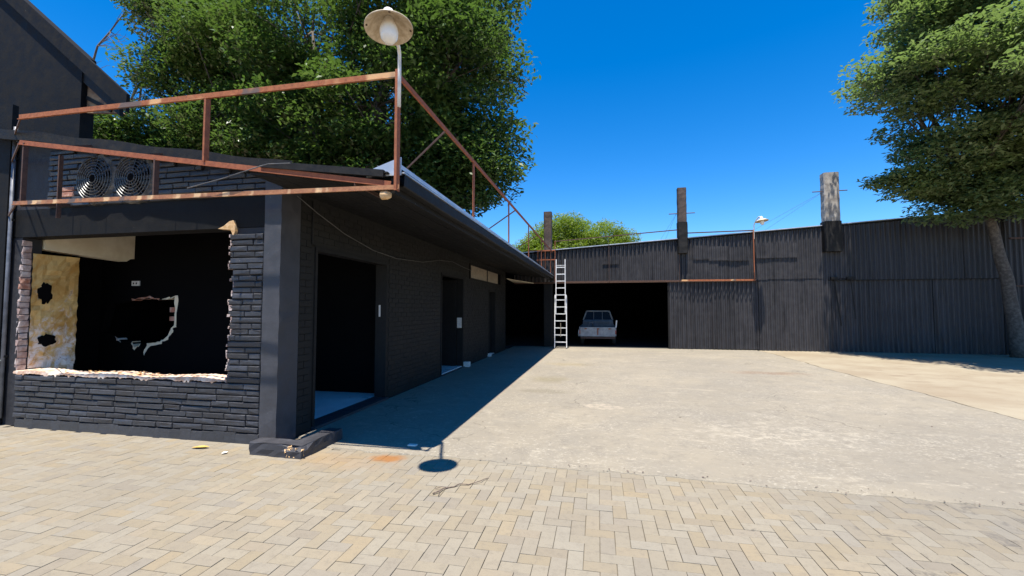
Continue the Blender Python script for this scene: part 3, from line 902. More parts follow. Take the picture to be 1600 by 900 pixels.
MB().prism([(-3.5, cz(-3.5) - .03), (XE - .10, cz(XE - .1) - .03), (XE - .10, cz(XE - .1) - .014), (-3.5, cz(-3.5) - .014)], 'y', 3.87, YR + .02).build('roof_edge_sheet', 'tar', roof)
# soffit under the eave: boards that rise to the wall
mb = MB()
for k in range(5):
    x0 = XW + .0 + k * (XE - .1 - XW) / 5; x1 = XW + (k + 1) * (XE - .1 - XW) / 5 - .012
    z0 = 2.98 - (x0 - XW) * .125; z1 = 2.98 - (x1 - XW) * .125
    b = MB().add([(x0, 3.905, z0), (x1, 3.905, z1), (x1, 17.7, z1), (x0, 17.7, z0), (x0, 3.905, z0 + .02), (x1, 3.905, z1 + .02), (x1, 17.7, z1 + .02), (x0, 17.7, z0 + .02)],
             [(0, 1, 2, 3), (4, 5, 6, 7), (0, 1, 5, 4), (1, 2, 6, 5), (2, 3, 7, 6), (3, 0, 4, 7)])
    b.build('soffit_board', 'tar', roof)
# fascia along the eave and the gutter with its pale inside edge
mb = MB()
mb.box(XE - .10, XE - .06, 3.95, 17.7, 2.70, 2.86)
mb.build('fascia', 'tar', roof)
mb = MB()
prof = [(XE - .055, 2.885), (XE - .055, 2.765), (XE - .045, 2.755), (XE + .03, 2.755), (XE + .04, 2.765), (XE + .045, 2.87), (XE + .03, 2.885), (XE + .028, 2.88), (XE + .033, 2.865), (XE + .030, 2.77), (XE - .045, 2.767), (XE - .047, 2.885)]
n = len(prof)
segs = np.linspace(3.95, 17.7, 30)
vs = []
for y in segs:
    dz = .006 * math.sin(y * 2.1)
    vs += [(x, y, z + dz) for x, z in prof]
fs = [(i * n + k, i * n + (k + 1) % n, (i + 1) * n + (k + 1) % n, (i + 1) * n + k) for i in range(len(segs) - 1) for k in range(n)]
gut = MB().add(vs, fs)
gutter = gut.build('gutter', 'tar', roof)
box('gutter_lip', 'galv', roof, XE + .012, XE + .046, 3.94, 17.7, 2.892, 2.905)
# bluish folded flashing at the corner
MB().prism([(-2.30, 2.87), (XE + .02, 2.87), (XE + .02, 3.05), (-2.30, 2.93)], 'y', 3.915, 3.93).build('corner_flashing', 'galv', roof)
MB().add([(XE - .25, 3.93, 2.985), (XE + .02, 3.93, 2.975), (XE + .02, 17.7, 2.93), (XE - .25, 17.7, 2.94), (XE + .02, 3.93, 2.93), (XE + .02, 17.7, 2.915)], [(0, 1, 2, 3), (1, 4, 5, 2)]).build('eave_flashing', 'galv', roof)
# cream ceiling board hanging under the far end of the eave
MB().add([(-3.62, 16.45, 2.72), (-3.62, 17.6, 2.66), (-2.75, 17.6, 2.60), (-3.62, 16.45, 2.74), (-3.62, 17.6, 2.68), (-2.75, 17.6, 2.62)], [(0, 2, 1), (3, 4, 5), (0, 1, 4, 3), (1, 2, 5, 4), (2, 0, 3, 5)]).build('loose_ceiling_board', 'cream', B)

# ---------------- low kerb round the corner pier
K = thing('broken_kerb', 'low black kerb with crumbled ochre corner round the corner pier', 'kerb', (-3.35, 4.2, 0))
mb = MB()
def kerb_piece(poly, h):
    MBp = MB()
    pts = poly
    n = len(pts)
    return MBp
poly = [(-3.70, 4.05), (-3.06, 4.03), (-3.03, 4.72), (-3.20, 4.72), (-3.22, 4.20), (-3.66, 4.21), (-3.70, 4.21)]
bmk = MB()
rows = []
hs_ = [-.05, .02, .07, .125, .14]
def sub(poly, k=5):
    o = []
    for i in range(len(poly)):
        a, b = Vector(poly[i]), Vector(poly[(i + 1) % len(poly)])
        for j in range(k): o.append(a + (b - a) * j / k)
    return o
sp = sub(poly, 8)
n = len(sp)
cen = Vector((-3.35, 4.3))
q = random.Random(4)
vs = []
for hi, z in enumerate(hs_):
    for p in sp:
        off = Vector((q.uniform(-.006, .006), q.uniform(-.006, .006)))
        if hi == 4: off += (Vector((-3.2, 4.35)) - p) * .02
        crumble = max(0, 1 - (p - Vector((-3.13, 4.03))).length / .2)
        if hi >= 3: off += Vector((-.05, .07)) * crumble
        zz_ = z - (crumble * .03 if hi >= 3 else 0) + q.uniform(-.003, .003)
        vs.append((p.x + off.x, p.y + off.y, zz_))
fs = [(h_ * n + i, h_ * n + (i + 1) % n, (h_ + 1) * n + (i + 1) % n, (h_ + 1) * n + i) for h_ in range(4) for i in range(n)]
tr = tessellate_polygon([[Vector((p.x, p.y, 0)) for p in sp]])
fs += [tuple(4 * n + i for i in t3) for t3 in tr]
MB().add(vs, fs).build('kerb_block', 'plaster', K)
mb = MB()
for i in range(26):
    x = -3.14 + rnd.uniform(-.13, .09); s = rnd.uniform(.012, .03)
    y = 4.045 + rnd.uniform(-.012, .02); z = rnd.uniform(.02, .115)
    mb.add([(x + rnd.uniform(-s, s) * 1.5, y + rnd.uniform(-s, s) * .7, z + rnd.uniform(-s, s)) for _ in range(6)], [(0, 1, 2), (0, 2, 3), (3, 4, 5), (0, 1, 4), (1, 2, 5), (0, 3, 4), (2, 3, 5), (1, 4, 5)])
tag(mb.build('crumbled_corner', 'ochre_edge', K), kind='stuff')

# ---------------- extractor fans
def fan(x, z, r, label, seed):
    F = thing('extractor_fan', label, 'fan', (x, YF - .02, z), 'round extractor fans on the brick wall')
    q = random.Random(seed)
    # rough collar of mortar
    n = 40
    vs = []
    for i in range(n):
        a = 2 * math.pi * i / n
        sqr = 1 / max(abs(math.cos(a)), abs(math.sin(a)))
        ro = r * (1.10 + .16 * (sqr - 1)) + q.uniform(-.008, .025)
        for rr, y in ((r * 1.0, YF - .055), (ro, YF - .03), (ro + .012, YF + .02), (r * .98, YF + .06)):
            vs.append((x + rr * math.cos(a), y + q.uniform(-.006, .006), z + rr * math.sin(a)))
    fs = [(i * 4 + k, ((i + 1) % n) * 4 + k, ((i + 1) % n) * 4 + k + 1, i * 4 + k + 1) for i in range(n) for k in range(2)]
    fs += [(i * 4, ((i + 1) % n) * 4, ((i + 1) % n) * 4 + 3, i * 4 + 3) for i in range(n)]
    MB().add(vs, fs).build('mortar_collar', 'collar', F)
    MB().lathe([(0.001, 0), (r * .99, 0)], 32, Matrix.Translation((x, YF - .012, z)) @ Matrix.Rotation(R(90), 4, 'X')).build('dark_throat', 'soot', F)
    mb = MB()
    for k in range(7):
        rr = r * (.2 + .8 * k / 6)
        yy = YF - .075 + .02 * (k / 6) ** 2
        mb.tube([(x + rr * math.cos(a), yy, z + rr * math.sin(a)) for a in np.linspace(0, 2 * math.pi, 33)], .006, 5, False)
    for k in range(14):
        a = 2 * math.pi * k / 14
        mb.tube([(x + .15 * r * math.cos(a), YF - .073, z + .15 * r * math.sin(a)), (x + r * math.cos(a), YF - .055, z + r * math.sin(a))], .0045, 5, False)
    mb.build('wire_guard', 'wire', F)
    mb = MB()
    for k in range(5):
        a = 2 * math.pi * k / 5 + .3
        vs = []
        for rr, wd in ((.2, .10), (.55, .17), (.9, .19)):
            for s in (-1, 1):
                aa = a + s * wd / (rr + .3)
                vs.append((x + rr * r * math.cos(aa), YF - .035 + s * .012, z + rr * r * math.sin(aa)))
        mb.add(vs, [(0, 1, 3, 2), (2, 3, 5, 4)])
    mb.build('blades', 'soot', F)
    MB().lathe([(.001, .03), (r * .16, .025), (r * .2, 0), (r * .2, -.03)], 18, Matrix.Translation((x, YF - .055, z)) @ Matrix.Rotation(R(90), 4, 'X')).build('hub', 'soot', F)
fan(-6.43, 3.235, .285, 'left one of the two round wire-guarded fans under the slanting rusty rail', 1)
fan(-5.81, 3.215, .285, 'right one of the two round wire-guarded fans under the slanting rusty rail', 2)

# ---------------- rusty rail frame round the low building's roof
FY = 3.87
F = thing('rusty_rail_frame', 'rusty steel rail frame standing out over the low building roof edge', 'railing', (XE, FY, 2.7))
def part_angle(name, a, b, w, mat, par=F, **k):
    return MB().angle(a, b, w, **k).build(name, mat, par)
part_angle('top_rail', (-6.95, FY, 3.89), (XE, FY, 3.865), .064, 'rust_top')
part_angle('slanting_rail', (-6.92, FY, 3.575), (-2.02, FY + .01, 2.775), .058, 'rust')
part_angle('bottom_rail', (-6.95, FY - .01, 2.825), (XE + .03, FY - .01, 2.735), .048, 'rust_band')
part_angle('top_rail', (XE, FY + .04, 3.865), (XE, 17.5, 3.865), .07, 'rust', upv=(0, 0, 1))
part_angle('corner_post', (XE, FY, 2.70), (XE, FY, 3.90), .07, 'rust')
part_angle('post', (-4.215, FY + .02, 3.15), (-4.215, FY + .02, 3.86), .062, 'rust')
part_angle('post', (-4.87, FY + .02, 2.80), (-4.87, FY + .02, 3.22), .055, 'rust_dark')
part_angle('post', (-6.84, FY + .02, 2.80), (-6.84, FY + .02, 3.56), .05, 'rust_dark')
part_angle('post', (-6.72, FY + .30, 2.70), (-6.72, FY + .30, 3.50), .045, 'rust_dark')
for y in (6.45, 9.06, 11.64, 14.2, 16.8):
    part_angle('post', (XE, y, 2.89), (XE, y, 3.86), .055, 'rust')
for y in (5.2, 9.8, 13.3):
    part_angle('brace', (XE + .0, y, 3.84), (-3.4, y + .8, roof_z(-3.4) + .02), .028, 'rust_dark', th=.006)
for x in (-6.84, -4.87, -2.4):
    part_angle('bracket', (x, FY, 2.80), (x, YF + .02, 2.80 + (.13 if x < -2.5 else .0)), .04, 'rust_dark', th=.006)
for z_ in (2.825, 3.57, 3.885):
    part_angle('bracket', (-6.93, FY + .01, z_), (-7.88, 4.345, z_), .035, 'rust_dark', th=.006)
for x in (-6.3, -5.2, -3.3):
    zr = 3.575 - (x + 6.92) * (.8 / 4.9)
    part_angle('bracket', (x, FY + .02, zr), (x, YR + .04, roof_z(x) - .03), .03, 'rust_dark', th=.006)
tag(MB().tube([(-4.36, FY - .05, 2.85), (-3.9, FY - .05, 2.93), (-3.45, FY - .05, 3.03), (-3.36, FY - .05, 3.045), (-3.1, FY - .05, 3.035)], .006, 6).build('bent_rod', 'cable', F))

# ---------------- yard lamps
def lamp(px, py, pz, hx, hy, hz, r, label, scale=1.0):
    # post top (px,py,pz), shade centre (hx,hy,hz)
    L = thing('yard_lamp', label, 'lamp', (px, py, pz), 'round shade lamps on the rail corners')
    p0 = Vector((px + .03, py - .03, pz - .35)); 
    H = Vector((hx, hy, hz))
    pts = [p0, p0 + Vector((0, 0, .36)), p0 + Vector((0, -.005, .52)), p0 + (H - p0) * .12 + Vector((0, 0, .53)), p0 * .68 + H * .32 + Vector((0, 0, .50)), p0 * .38 + H * .62 + Vector((0, 0, .42)), H + Vector((0, .03, .17))]
    for i, p in enumerate(pts):
        if i >= 3: p.z = min(p.z, hz + .20) if i < 6 else p.z
    MB().tube(pts, .018, 8).build('arm', 'white', L, True)
    T = Matrix.Translation(H) @ Matrix.Rotation(R(-5), 4, 'X') @ Matrix.Rotation(R(-6), 4, 'Y')
    MB().lathe([(.03, .10), (.06, .095), (.10, .075), (r * .75, .035), (r, 0), (r, -.010), (r * .97, -.008), (r * .74, .027), (.10, .066), (.06, .085), (.01, .09)], 36, T).build('shade', 'enamel', L, True)
    MB().lathe([(.002, .17), (.035, .165), (.05, .14), (.052, .09)], 20, T).build('cap', 'white', L, True)
    MB().lathe([(.036, .085), (.05, .05), (.07, .0), (.076, -.045), (.066, -.095), (.04, -.13), (.002, -.142)], 20, T).build('globe', 'globe', L, True)
    for k in range(4):
        a = k * math.pi / 2 + .5
        MB().lathe([(.001, .006), (.009, .004), (.009, -.004), (.001, -.006)], 8, T @ Matrix.Translation((r * .9 * math.cos(a), r * .9 * math.sin(a), .000))).build('bolt', 'rust_dark', L)
    return L
lamp(XE, FY, 3.87, -1.70, 3.20, 3.865, .195, 'large near lamp with round pale shade above the rusty rail corner')

# ================================================================== left side: tall gabled building and near wall
G = thing('gabled_building', 'tall black gabled building rising at the left edge', 'building', (-12, 8, 0))
GY = 5.5
gz = lambda x: 6.97 - 0.815 * (x + 9.86)
MB().prism([(-16, 0), (-8.50, 0), (-8.50, gz(-8.50) - .05), (-13.2, gz(-13.2) - .05), (-16, gz(-13.2) - 2.4)], 'y', GY, GY + .2).build('gable_wall', 'shade_black', G)  # shade on the gable is part of the wall colour here
box('rear_block', 'plaster', G, -17, -14.2, GY + .2, 9.0, 0, 5.6)
def slab(x0, x1, y0, y1, th, mat, name, par, dz=0):
    MB().add([(x, y, gz(x) + dz + d) for d in (0, -th) for x in (x0, x1) for y in (y0, y1)], [(0, 2, 3, 1), (4, 5, 7, 6), (0, 1, 5, 4), (2, 6, 7, 3), (0, 4, 6, 2), (1, 3, 7, 5)]).build(name, mat, par)
slab(-13.2, -7.46, GY - .06, GY - .005, .30, 'shade_black', 'barge_board', G, 0)
slab(-13.2, -7.70, GY + .02, GY + .08, .16, 'tar', 'inner_barge_board', G, -.34)
MB().prism([(-8.50, gz(-8.50) - .45), (-8.50, 4.86), (-7.72, 4.78)], 'y', GY + .09, GY + .13).build('plank_infill', 'plank', G)
MB().bar((-8.5, GY + .085, 5.12), (-7.95, GY + .085, 4.84), .03, .06).build('plank_batten', 'tar', G)

NW = thing('boundary_wall', 'plain black wall at the left frame edge beside the low building', 'wall', (-9.5, 4.37, 0))
box('wall_body', 'shade_black', NW, -12, -7.90, 4.335, 4.40, -.05, 4.36)
PIPE = thing('downpipe', 'thin grey pipe running down beside the knocked-out window', 'pipe', (-7.875, 4.365, 0))
MB().tube([(-7.875, 4.365, .1), (-7.875, 4.365, 4.05)], .022, 10).build('pipe', 'greypipe', PIPE, True)
for z in (.9, 2.75, 3.6):
    MB().box(-7.90, -7.845, 4.36, 4.395, z, z + .03).build('pipe_clip', 'tar', PIPE)

# ================================================================== SHED across the back
SY = 17.90
def top_z(x):
    return 3.95 + (x + 1.82) * 0.0633
SH = thing('corrugated_shed', 'long black corrugated iron shed across the back of the yard', 'shed', (5, 20, 0))
PITCH, AMP = 0.155, 0.034
def sheet(x0, x1, z0, z1, y, seed, name='sheet', par=SH, mat='sheet', tilt=0.0):
    q = random.Random(seed)
    n = int((x1 - x0) / PITCH * 8)
    rows_ = 4
    f1 = z1 if callable(z1) else (lambda x: z1)
    vs, fs = [], []
    ph = q.uniform(0, 6.28)
    dent = [(q.uniform(x0, x1), q.uniform(.1, .9), q.uniform(-.012, .012)) for _ in range(3)]
    jz0 = q.uniform(-.015, .015)
    dy = q.uniform(-.012, .010)
    for r_ in range(rows_ + 1):
        fr = r_ / rows_
        for i in range(n + 1):
            x = x0 + (x1 - x0) * i / n
            zt = f1(x)
            z = z0 + jz0 * (1 if r_ == 0 else 0) + (zt - z0) * fr
            s = math.sin(2 * math.pi * x / PITCH)
            s = math.copysign(abs(s) ** .7, s)
            yy = y + dy + AMP * s + tilt * (1 - fr)
            for dx_, df, am in dent:
                yy += am * math.exp(-((x - dx_) / .25) ** 2 - ((fr - df) / .3) ** 2)
            vs.append((x, yy, z))
    N = n + 1
    fs = [(r_ * N + i, r_ * N + i + 1, (r_ + 1) * N + i + 1, (r_ + 1) * N + i) for r_ in range(rows_) for i in range(n)]
    return MB().add(vs, fs).build(name, mat, par, True, False)
# upper row
x = -3.6; i = 0
UY = 17.80
upper = []
while x < 13.4:
    wd = 0.93 if i % 3 else 0.775
    xe = min(x + wd, 13.45)
    sheet(x, xe + .05, 2.66 if x < 8.0 else 2.60, lambda xx: top_z(xx) - .03, UY + (.012 if i % 2 else 0), 100 + i)
    x = xe; i += 1
# overlapping patch sheets part-way up, that give the little ledges
for k, (a, b, z0, z1) in enumerate(((3.45, 4.02, 3.46, 4.0), (4.0, 4.75, 3.41, 3.95), (4.7, 5.42, 3.36, 3.9), (5.66, 6.05, 3.44, 3.9), (6.0, 7.05, 3.47, 4.0), (.02, .66, 3.33, 3.52))):
    sheet(a, b, z0, z1, UY - .034 - .006 * (k % 2), 300 + k, 'patch_sheet')
# lower row: sliding door leaf, fixed panels
sd_ = thing('sliding_door', 'black corrugated sliding door leaf beside the open shed bay', 'door', (4.1, SY, 0))
x = 2.53; i = 0
while x < 5.68:
    xe = min(x + .79, 5.70)
    sheet(x, xe + .04, .03, 2.62, UY + .04 + (.01 if i % 2 else 0), 400 + i, 'sheet', sd_)
    x = xe; i += 1
box('door_edge', 'tar', sd_, 2.50, 2.535, UY + .0, SY + .04, .03, 2.59)
x = 5.72; i = 0
while x < 8.1:
    xe = min(x + .79, 8.12)
    sheet(x, xe + .04, .0, 2.68, UY + .03 + (.012 if i % 2 else 0), 500 + i)
    x = xe; i += 1
x = 8.14; i = 0
while x < 13.4:
    xe = min(x + .79, 13.45)
    sheet(x, xe + .04, .0, 2.66, UY + .075 + (.012 if i % 2 else 0), 600 + i)
    x = xe; i += 1
box('ledge_rail', 'rust_dark', SH, -3.6, 5.66, UY - .035, UY + .12, 2.60, 2.655)
box('ledge_rail', 'tar', SH, 8.1, 13.4, UY + .0, UY + .10, 2.58, 2.61)
box('bracket', 'tar', SH, 8.12, 8.32, UY - .09, UY + .03, 2.62, 2.72)
box('bracket', 'tar', SH, 8.62, 8.82, UY - .09, UY + .03, 2.62, 2.72)
MB().bar((8.22, UY - .055, 2.66), (8.40, UY - .055, .95), .03).build('stay', 'tar', SH)
MB().bar((8.74, UY - .055, 2.66), (8.86, UY - .055, 1.2), .022).build('stay', 'tar', SH)
# roof and parapet edge
mb = MB()
vs = []
for x in (-8.3, 13.6):
    for y, dz in ((17.735, 0), (27.6, -.5)):
        for d in (0, -.03):
            vs.append((x, y, top_z(x) + .02 + dz + d))
mb.add(vs, [(0, 2, 6, 4), (1, 5, 7, 3), (0, 4, 5, 1), (2, 3, 7, 6), (0, 1, 3, 2), (4, 6, 7, 5)])
sroof = mb.build('roof', 'tar', SH)
MB().add([(x, y, top_z(x) + z) for x in (-8.3, 13.6) for y, z in ((17.73, .026), (17.73, .055), (17.95, .058), (17.95, .03))], [(0, 4, 5, 1), (1, 5, 6, 2), (2, 6, 7, 3), (3, 7, 4, 0)]).build('roof_edge_flashing', 'galv', sroof)
box('back_wall', 'soot', SH, -8.3, 13.5, 27.4, 27.5, 0, 4.4)
box('side_wall', 'soot', SH, -8.3, -8.2, 16.45, 27.4, 0, 3.3)
box('side_wall', 'soot', SH, 13.4, 13.5, 18.0, 27.4, 0, 4.4)
MB().prism([(-8.3, 2.70), (-3.62, 2.70), (-3.62, top_z(-3.62) - .06), (-8.3, top_z(-8.3) - .06)], 'y', 17.85, 17.9).build('infill_wall', 'soot', SH)
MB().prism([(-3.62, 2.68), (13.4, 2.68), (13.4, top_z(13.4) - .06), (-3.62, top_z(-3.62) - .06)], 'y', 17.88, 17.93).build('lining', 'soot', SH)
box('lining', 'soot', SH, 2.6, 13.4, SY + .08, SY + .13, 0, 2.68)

# ---------------- concrete posts that stand above the shed roof
def cpost(name, label, x0, x1, y0, y1, z0, z1, mat, zpaint, bar_z, wires, round_top=False):
    P = thing(name, label, 'post', ((x0 + x1) / 2, (y0 + y1) / 2, z0), 'concrete posts along the shed front')
    c = .035
    q = random.Random(int(x0 * 100))
    cx, cy = (x0 + x1) / 2, (y0 + y1) / 2
    hx, hy = (x1 - x0) / 2, (y1 - y0) / 2
    def ring(z, s=1.0):
        pts = []
        for sx, sy in ((-1, -1), (1, -1), (1, 1), (-1, 1)):
            for a, b in ((0, 1), (1, 0)) if sx * sy > 0 else ((1, 0), (0, 1)):
                pts.append((cx + sx * (hx * s - c * a) + q.uniform(-.006, .006), cy + sy * (hy * s - c * b) + q.uniform(-.006, .006), z + q.uniform(-.006, .006)))
        return pts
    def col(za, zb, m, nm, s=1.0, capped=True):
        zs = np.linspace(za, zb, max(2, int((zb - za) / .12)))
        vs, fs = [], []
        for z in zs: vs += ring(z, s)
        for i in range(len(zs) - 1):
            for k in range(8):
                fs.append((i * 8 + k, i * 8 + (k + 1) % 8, (i + 1) * 8 + (k + 1) % 8, (i + 1) * 8 + k))
        fs.append(tuple(range(8)))
        if round_top:
            vs.append((cx, cy, zb + .05)); e = len(vs) - 1
            fs += [((len(zs) - 1) * 8 + k, (len(zs) - 1) * 8 + (k + 1) % 8, e) for k in range(8)]
        else:
            fs.append(tuple(range((len(zs) - 1) * 8, len(zs) * 8)))
        MB().add(vs, fs).build(nm, m, P)
    if zpaint > z0:
        col(z0, zpaint, 'tar', 'tarred_foot', 1.12)
        col(zpaint + .001, z1, mat, 'shaft')
    else:
        col(z0, z1, mat, 'shaft')
    if bar_z:
        MB().tube([(cx - hx - .32, cy, bar_z), (cx + hx + .32, cy, bar_z + .01)], .018, 6).build('cross_rod', 'rust_dark', P)
    for wx, wy, wz in wires:
        MB().tube([(cx - .2, cy, bar_z), (wx, wy, wz)], .004, 4).build('stay_wire', 'cable', P)
    return P
cpost('concrete_post', 'dark brown square post behind the ladder, nearest the lime tree', -2.37, -2.04, 17.93, 18.23, 0, 5.62, 'brown_post', 4.0, 0, [])
cpost('concrete_post', 'black square post above the shed, middle of the three', 2.90, 3.22, 17.60, 17.9, 3.70, 6.25, 'brown_post', 4.9, 5.26, [(2.3, 18.4, 4.3), (2.5, 18.4, 4.3)])
cpost('concrete_post', 'bare grey concrete post above the shed, thickest and tallest of three', 7.92, 8.42, 17.56, 17.9, 3.62, 6.50, 'conc_post', 4.72, 5.85, [(5.6, 19.5, 4.5), (6.3, 19.5, 4.6)], True)

# ---------------- rail frame in front of the shed
SF = thing('shed_rail_frame', 'thin dark rusty rail frame along the shed front', 'railing', (5.57, 17.5, 2.6))
FYS = 17.70
def pa(name, a, b, w, mat, **k): return MB().angle(a, b, w, **k).build(name, mat, SF)
pa('top_rail', (XE + .05, FYS, 4.32), (2.9, FYS, 4.62), .04, 'rust_dark')
pa('top_rail', (2.9, FYS, 4.48), (5.57, FYS, 4.50), .045, 'rust_dark')
pa('bottom_rail', (-1.88, FYS, 2.665), (3.0, FYS, 2.655), .035, 'rust_dark')
pa('bottom_rail', (3.0, FYS, 2.655), (5.60, FYS, 2.64), .06, 'rust_top')
pa('corner_post', (5.56, FYS, 2.60), (5.56, FYS, 4.52), .085, 'rust')
pa('post', (.28, FYS, 2.66), (.28, FYS, 4.43), .035, 'rust_dark')
pa('post', (2.93, FYS, 2.65), (2.93, FYS, 4.60), .04, 'rust_dark')
pa('post', (-1.87, FYS, 2.66), (-1.87, FYS, 4.33), .055, 'rust')
for x in (-2.55, -2.25):
    pa('post', (x, FYS - .2, 2.9), (x, FYS - .2, 3.95), .04, 'rust')
pa('cross_rail', (-2.9, FYS - .2, 3.93), (-1.87, FYS - .02, 3.95), .05, 'rust')
pa('cross_rail', (-2.6, FYS - .2, 3.55), (-1.87, FYS - .02, 3.57), .04, 'rust')
for x in (.28, 2.93, 5.5):
    pa('bracket', (x, FYS, 2.66), (x, UY + .02, 2.635), .03, 'rust_dark', th=.006)
    pa('bracket', (x, FYS, 4.1), (x, UY + .02, 4.1), .03, 'rust_dark', th=.006)
lamp(5.56, FYS, 4.52, 5.66, 17.05, 4.72, .22, 'small distant lamp on the rail corner before the shed')

# ---------------- ladder
LD = thing('extension_ladder', 'bright aluminium extension ladder leaning at the open shed bay', 'ladder', (-1.62, 17.25, 0))
def lpt(xoff, s, out=0.0):     # s: height
    return Vector((-1.61 + xoff * (1 - .02 * s), 17.12 + .075 * s - out, s + .012))
for sgn in (-1, 1):
    MB().bar(lpt(sgn * .235, 0), lpt(sgn * .235, 2.05), .032, .07, (0, 1, 0)).build('lower_stile', 'alu', LD)
    MB().bar(lpt(sgn * .19, 1.35, .05), lpt(sgn * .19, 3.52, .05), .03, .06, (0, 1, 0)).build('upper_stile', 'alu', LD)
    MB().bar(lpt(sgn * .235, -.012), lpt(sgn * .235, .03), .045, .08, (0, 1, 0)).build('foot', 'rubber', LD)
    MB().bar(lpt(sgn * .215, 1.95, .03), lpt(sgn * .215, 2.10, .03), .06, .12, (0, 1, 0)).build('guide', 'alu', LD)
for k in range(7):
    s = .25 + k * .275
    MB().bar(lpt(-.22, s), lpt(.22, s), .036, .036).build('rung', 'alu', LD)
for k in range(7):
    s = 1.55 + k * .275
    if s < 1.9: continue
    MB().bar(lpt(-.18, s, .05), lpt(.18, s, .05), .036, .036).build('rung', 'alu', LD)
for s in (2.19 + .275 * 5,):
    MB().bar(lpt(-.18, 3.28, .05), lpt(.18, 3.28, .05), .02, .02).build('rung', 'alu', LD)
MB().tube([lpt(.0, 1.0, .03), lpt(.01, .7, .03), lpt(0, .45, .03)], .012, 6).build('pull_rope', 'ply', LD)

# ---------------- pickup in the shed
T = thing('pickup_truck', 'old faded pickup with rusty white tailgate parked nose-in in the shed', 'pickup', (-.2, 20.2, 0))
X0, X1, YB = -.97, .56, 18.75
cxm = (X0 + X1) / 2
# body lower: bed sides
def bedside(s):
    x = X0 if s < 0 else X1
    pts = [(YB + .03, .42), (YB + .03, .80), (YB + 1.55, .82), (YB + 1.55, .40), (YB + 1.02, .40), (YB + .96, .56), (YB + .80, .64), (YB + .60, .64), (YB + .44, .56), (YB + .40, .40)]
    MB().prism(pts, 'x', x, x - s * .05).build('bed_side', 'truck_white', T)
bedside(-1); bedside(1)
tg = MB().box(X0 + .05, X1 - .05, YB - .02, YB + .02, .40, .79).build('tailgate', 'truck_white', T)
for z in (.43, .62, .755):
    box('rib', 'truck_white', tg, X0 + .08, X1 - .08, YB - .034, YB - .019, z, z + .025)
for x in (X0 + .22, cxm - .03, X1 - .32):
    box('latch', 'rust', tg, x, x + .10, YB - .045, YB - .018, .70, .745)
box('rust_streak', 'rust', tg, cxm - .015, cxm + .03, YB - .040, YB - .0195, .46, .70)
box('bed_floor', 'truck_blue', T, X0 + .05, X1 - .05, YB + .03, YB + 1.55, .44, .48)
box('bed_front', 'truck_blue', T, X0 + .05, X1 - .05, YB + 1.5, YB + 1.545, .48, .86)
# bed rail uprights at the back corners
MB().bar((X1 - .01, YB + .04, .78), (X1 + .02, YB + .04, 1.08), .05, .03).build('corner_stake', 'white', T)
MB().prism([(YB - .03, .40), (YB + .35, .40), (YB + .35, .62), (YB + .1, .70), (YB - .03, .66)], 'x', X0 - .035, X0 - .001).build('mudguard', 'truck_white', T)
# cab: rear view with tapering glasshouse
cy0 = YB + 1.56; cy1 = cy0 + 1.15
def cab_ring(z, inset, ya, yb):
    return [(X0 + .06 + inset, ya, z), (X1 - .06 - inset, ya, z), (X1 - .06 - inset, yb, z), (X0 + .06 + inset, yb, z)]
mb = MB()
rings = [cab_ring(.35, .03, cy0, cy1 + .2), cab_ring(.60, 0, cy0, cy1 + .2), cab_ring(1.0, .03, cy0 + .0, cy1 + .1), cab_ring(1.06, .05, cy0 + .01, cy1 + .05)]
vs = sum(rings, [])
fs = [(i * 4 + k, i * 4 + (k + 1) % 4, i * 4 + 4 + (k + 1) % 4, i * 4 + 4 + k) for i in range(3) for k in range(4)] + [(12, 13, 14, 15)]
mb.add(vs, fs).build('cab_body', 'truck_blue', T)
a0 = cab_ring(1.06, .05, cy0 + .01, cy1 + .05); a1 = cab_ring(1.46, .20, cy0 + .14, cy1 - .35)
def arch(inset, k0=0.0):
    # outline of the sloping rear window opening, rounded at the top corners
    xl0, xr0, xl1, xr1 = a0[0][0] + inset, a0[1][0] - inset, a1[0][0] + inset, a1[1][0] - inset
    zb, zt_, rr = 1.06 + k0, 1.46 - inset, .13
    pts = [(xl0, zb)]
    for a in np.linspace(180, 90, 6):
        pts.append((xl1 + rr * .6 + rr * math.cos(R(a)), zt_ - rr + rr * math.sin(R(a))))
    for a in np.linspace(90, 0, 6):
        pts.append((xr1 - rr * .6 + rr * math.cos(R(a)), zt_ - rr + rr * math.sin(R(a))))
    pts.append((xr0, zb))
    return [(x, cy0 + .01 + (z - 1.06) / .40 * .13, z) for x, z in pts]
MB().tube(arch(.0), .034, 8).build('rear_window_frame', 'truck_white', T, True)
MB().tube([(a0[0][0] + .02, cy0 + .005, 1.075), (a0[1][0] - .02, cy0 + .005, 1.075)], .018, 6).build('window_sill', 'truck_blue', T, True)
ap = arch(.03, .01)
n = len(ap)
pane = MB().add(ap, [tuple(range(n))]).build('rear_window', 'carglass', T)
for f in (.35, .66):
    bx = ap[0][0] + (ap[-1][0] - ap[0][0]) * f
    MB().bar((bx, cy0 - .005, 1.07), (bx, cy0 + .12, 1.43), .016, .02).build('window_bar', 'truck_white', pane)
pill = MB()
for k in (2, 3):
    pill.bar(a0[k], a1[k], .07, .07)
pill.bar(a1[2], a1[3], .06, .06); pill.bar(a1[1], a1[2], .06, .06); pill.bar(a1[3], a1[0], .06, .06)
pill.build('cab_pillars', 'truck_blue', T)
MB().add([(a1[k][0] * .97 + cxm * .03, a1[k][1], a1[k][2] + .028) for k in range(4)] + [(a1[k][0], a1[k][1], a1[k][2] - .02) for k in range(4)], [(0, 1, 2, 3), (4, 7, 6, 5), (0, 4, 5, 1), (1, 5, 6, 2), (2, 6, 7, 3), (3, 7, 4, 0)]).build('cab_roof', 'truck_blue', T)
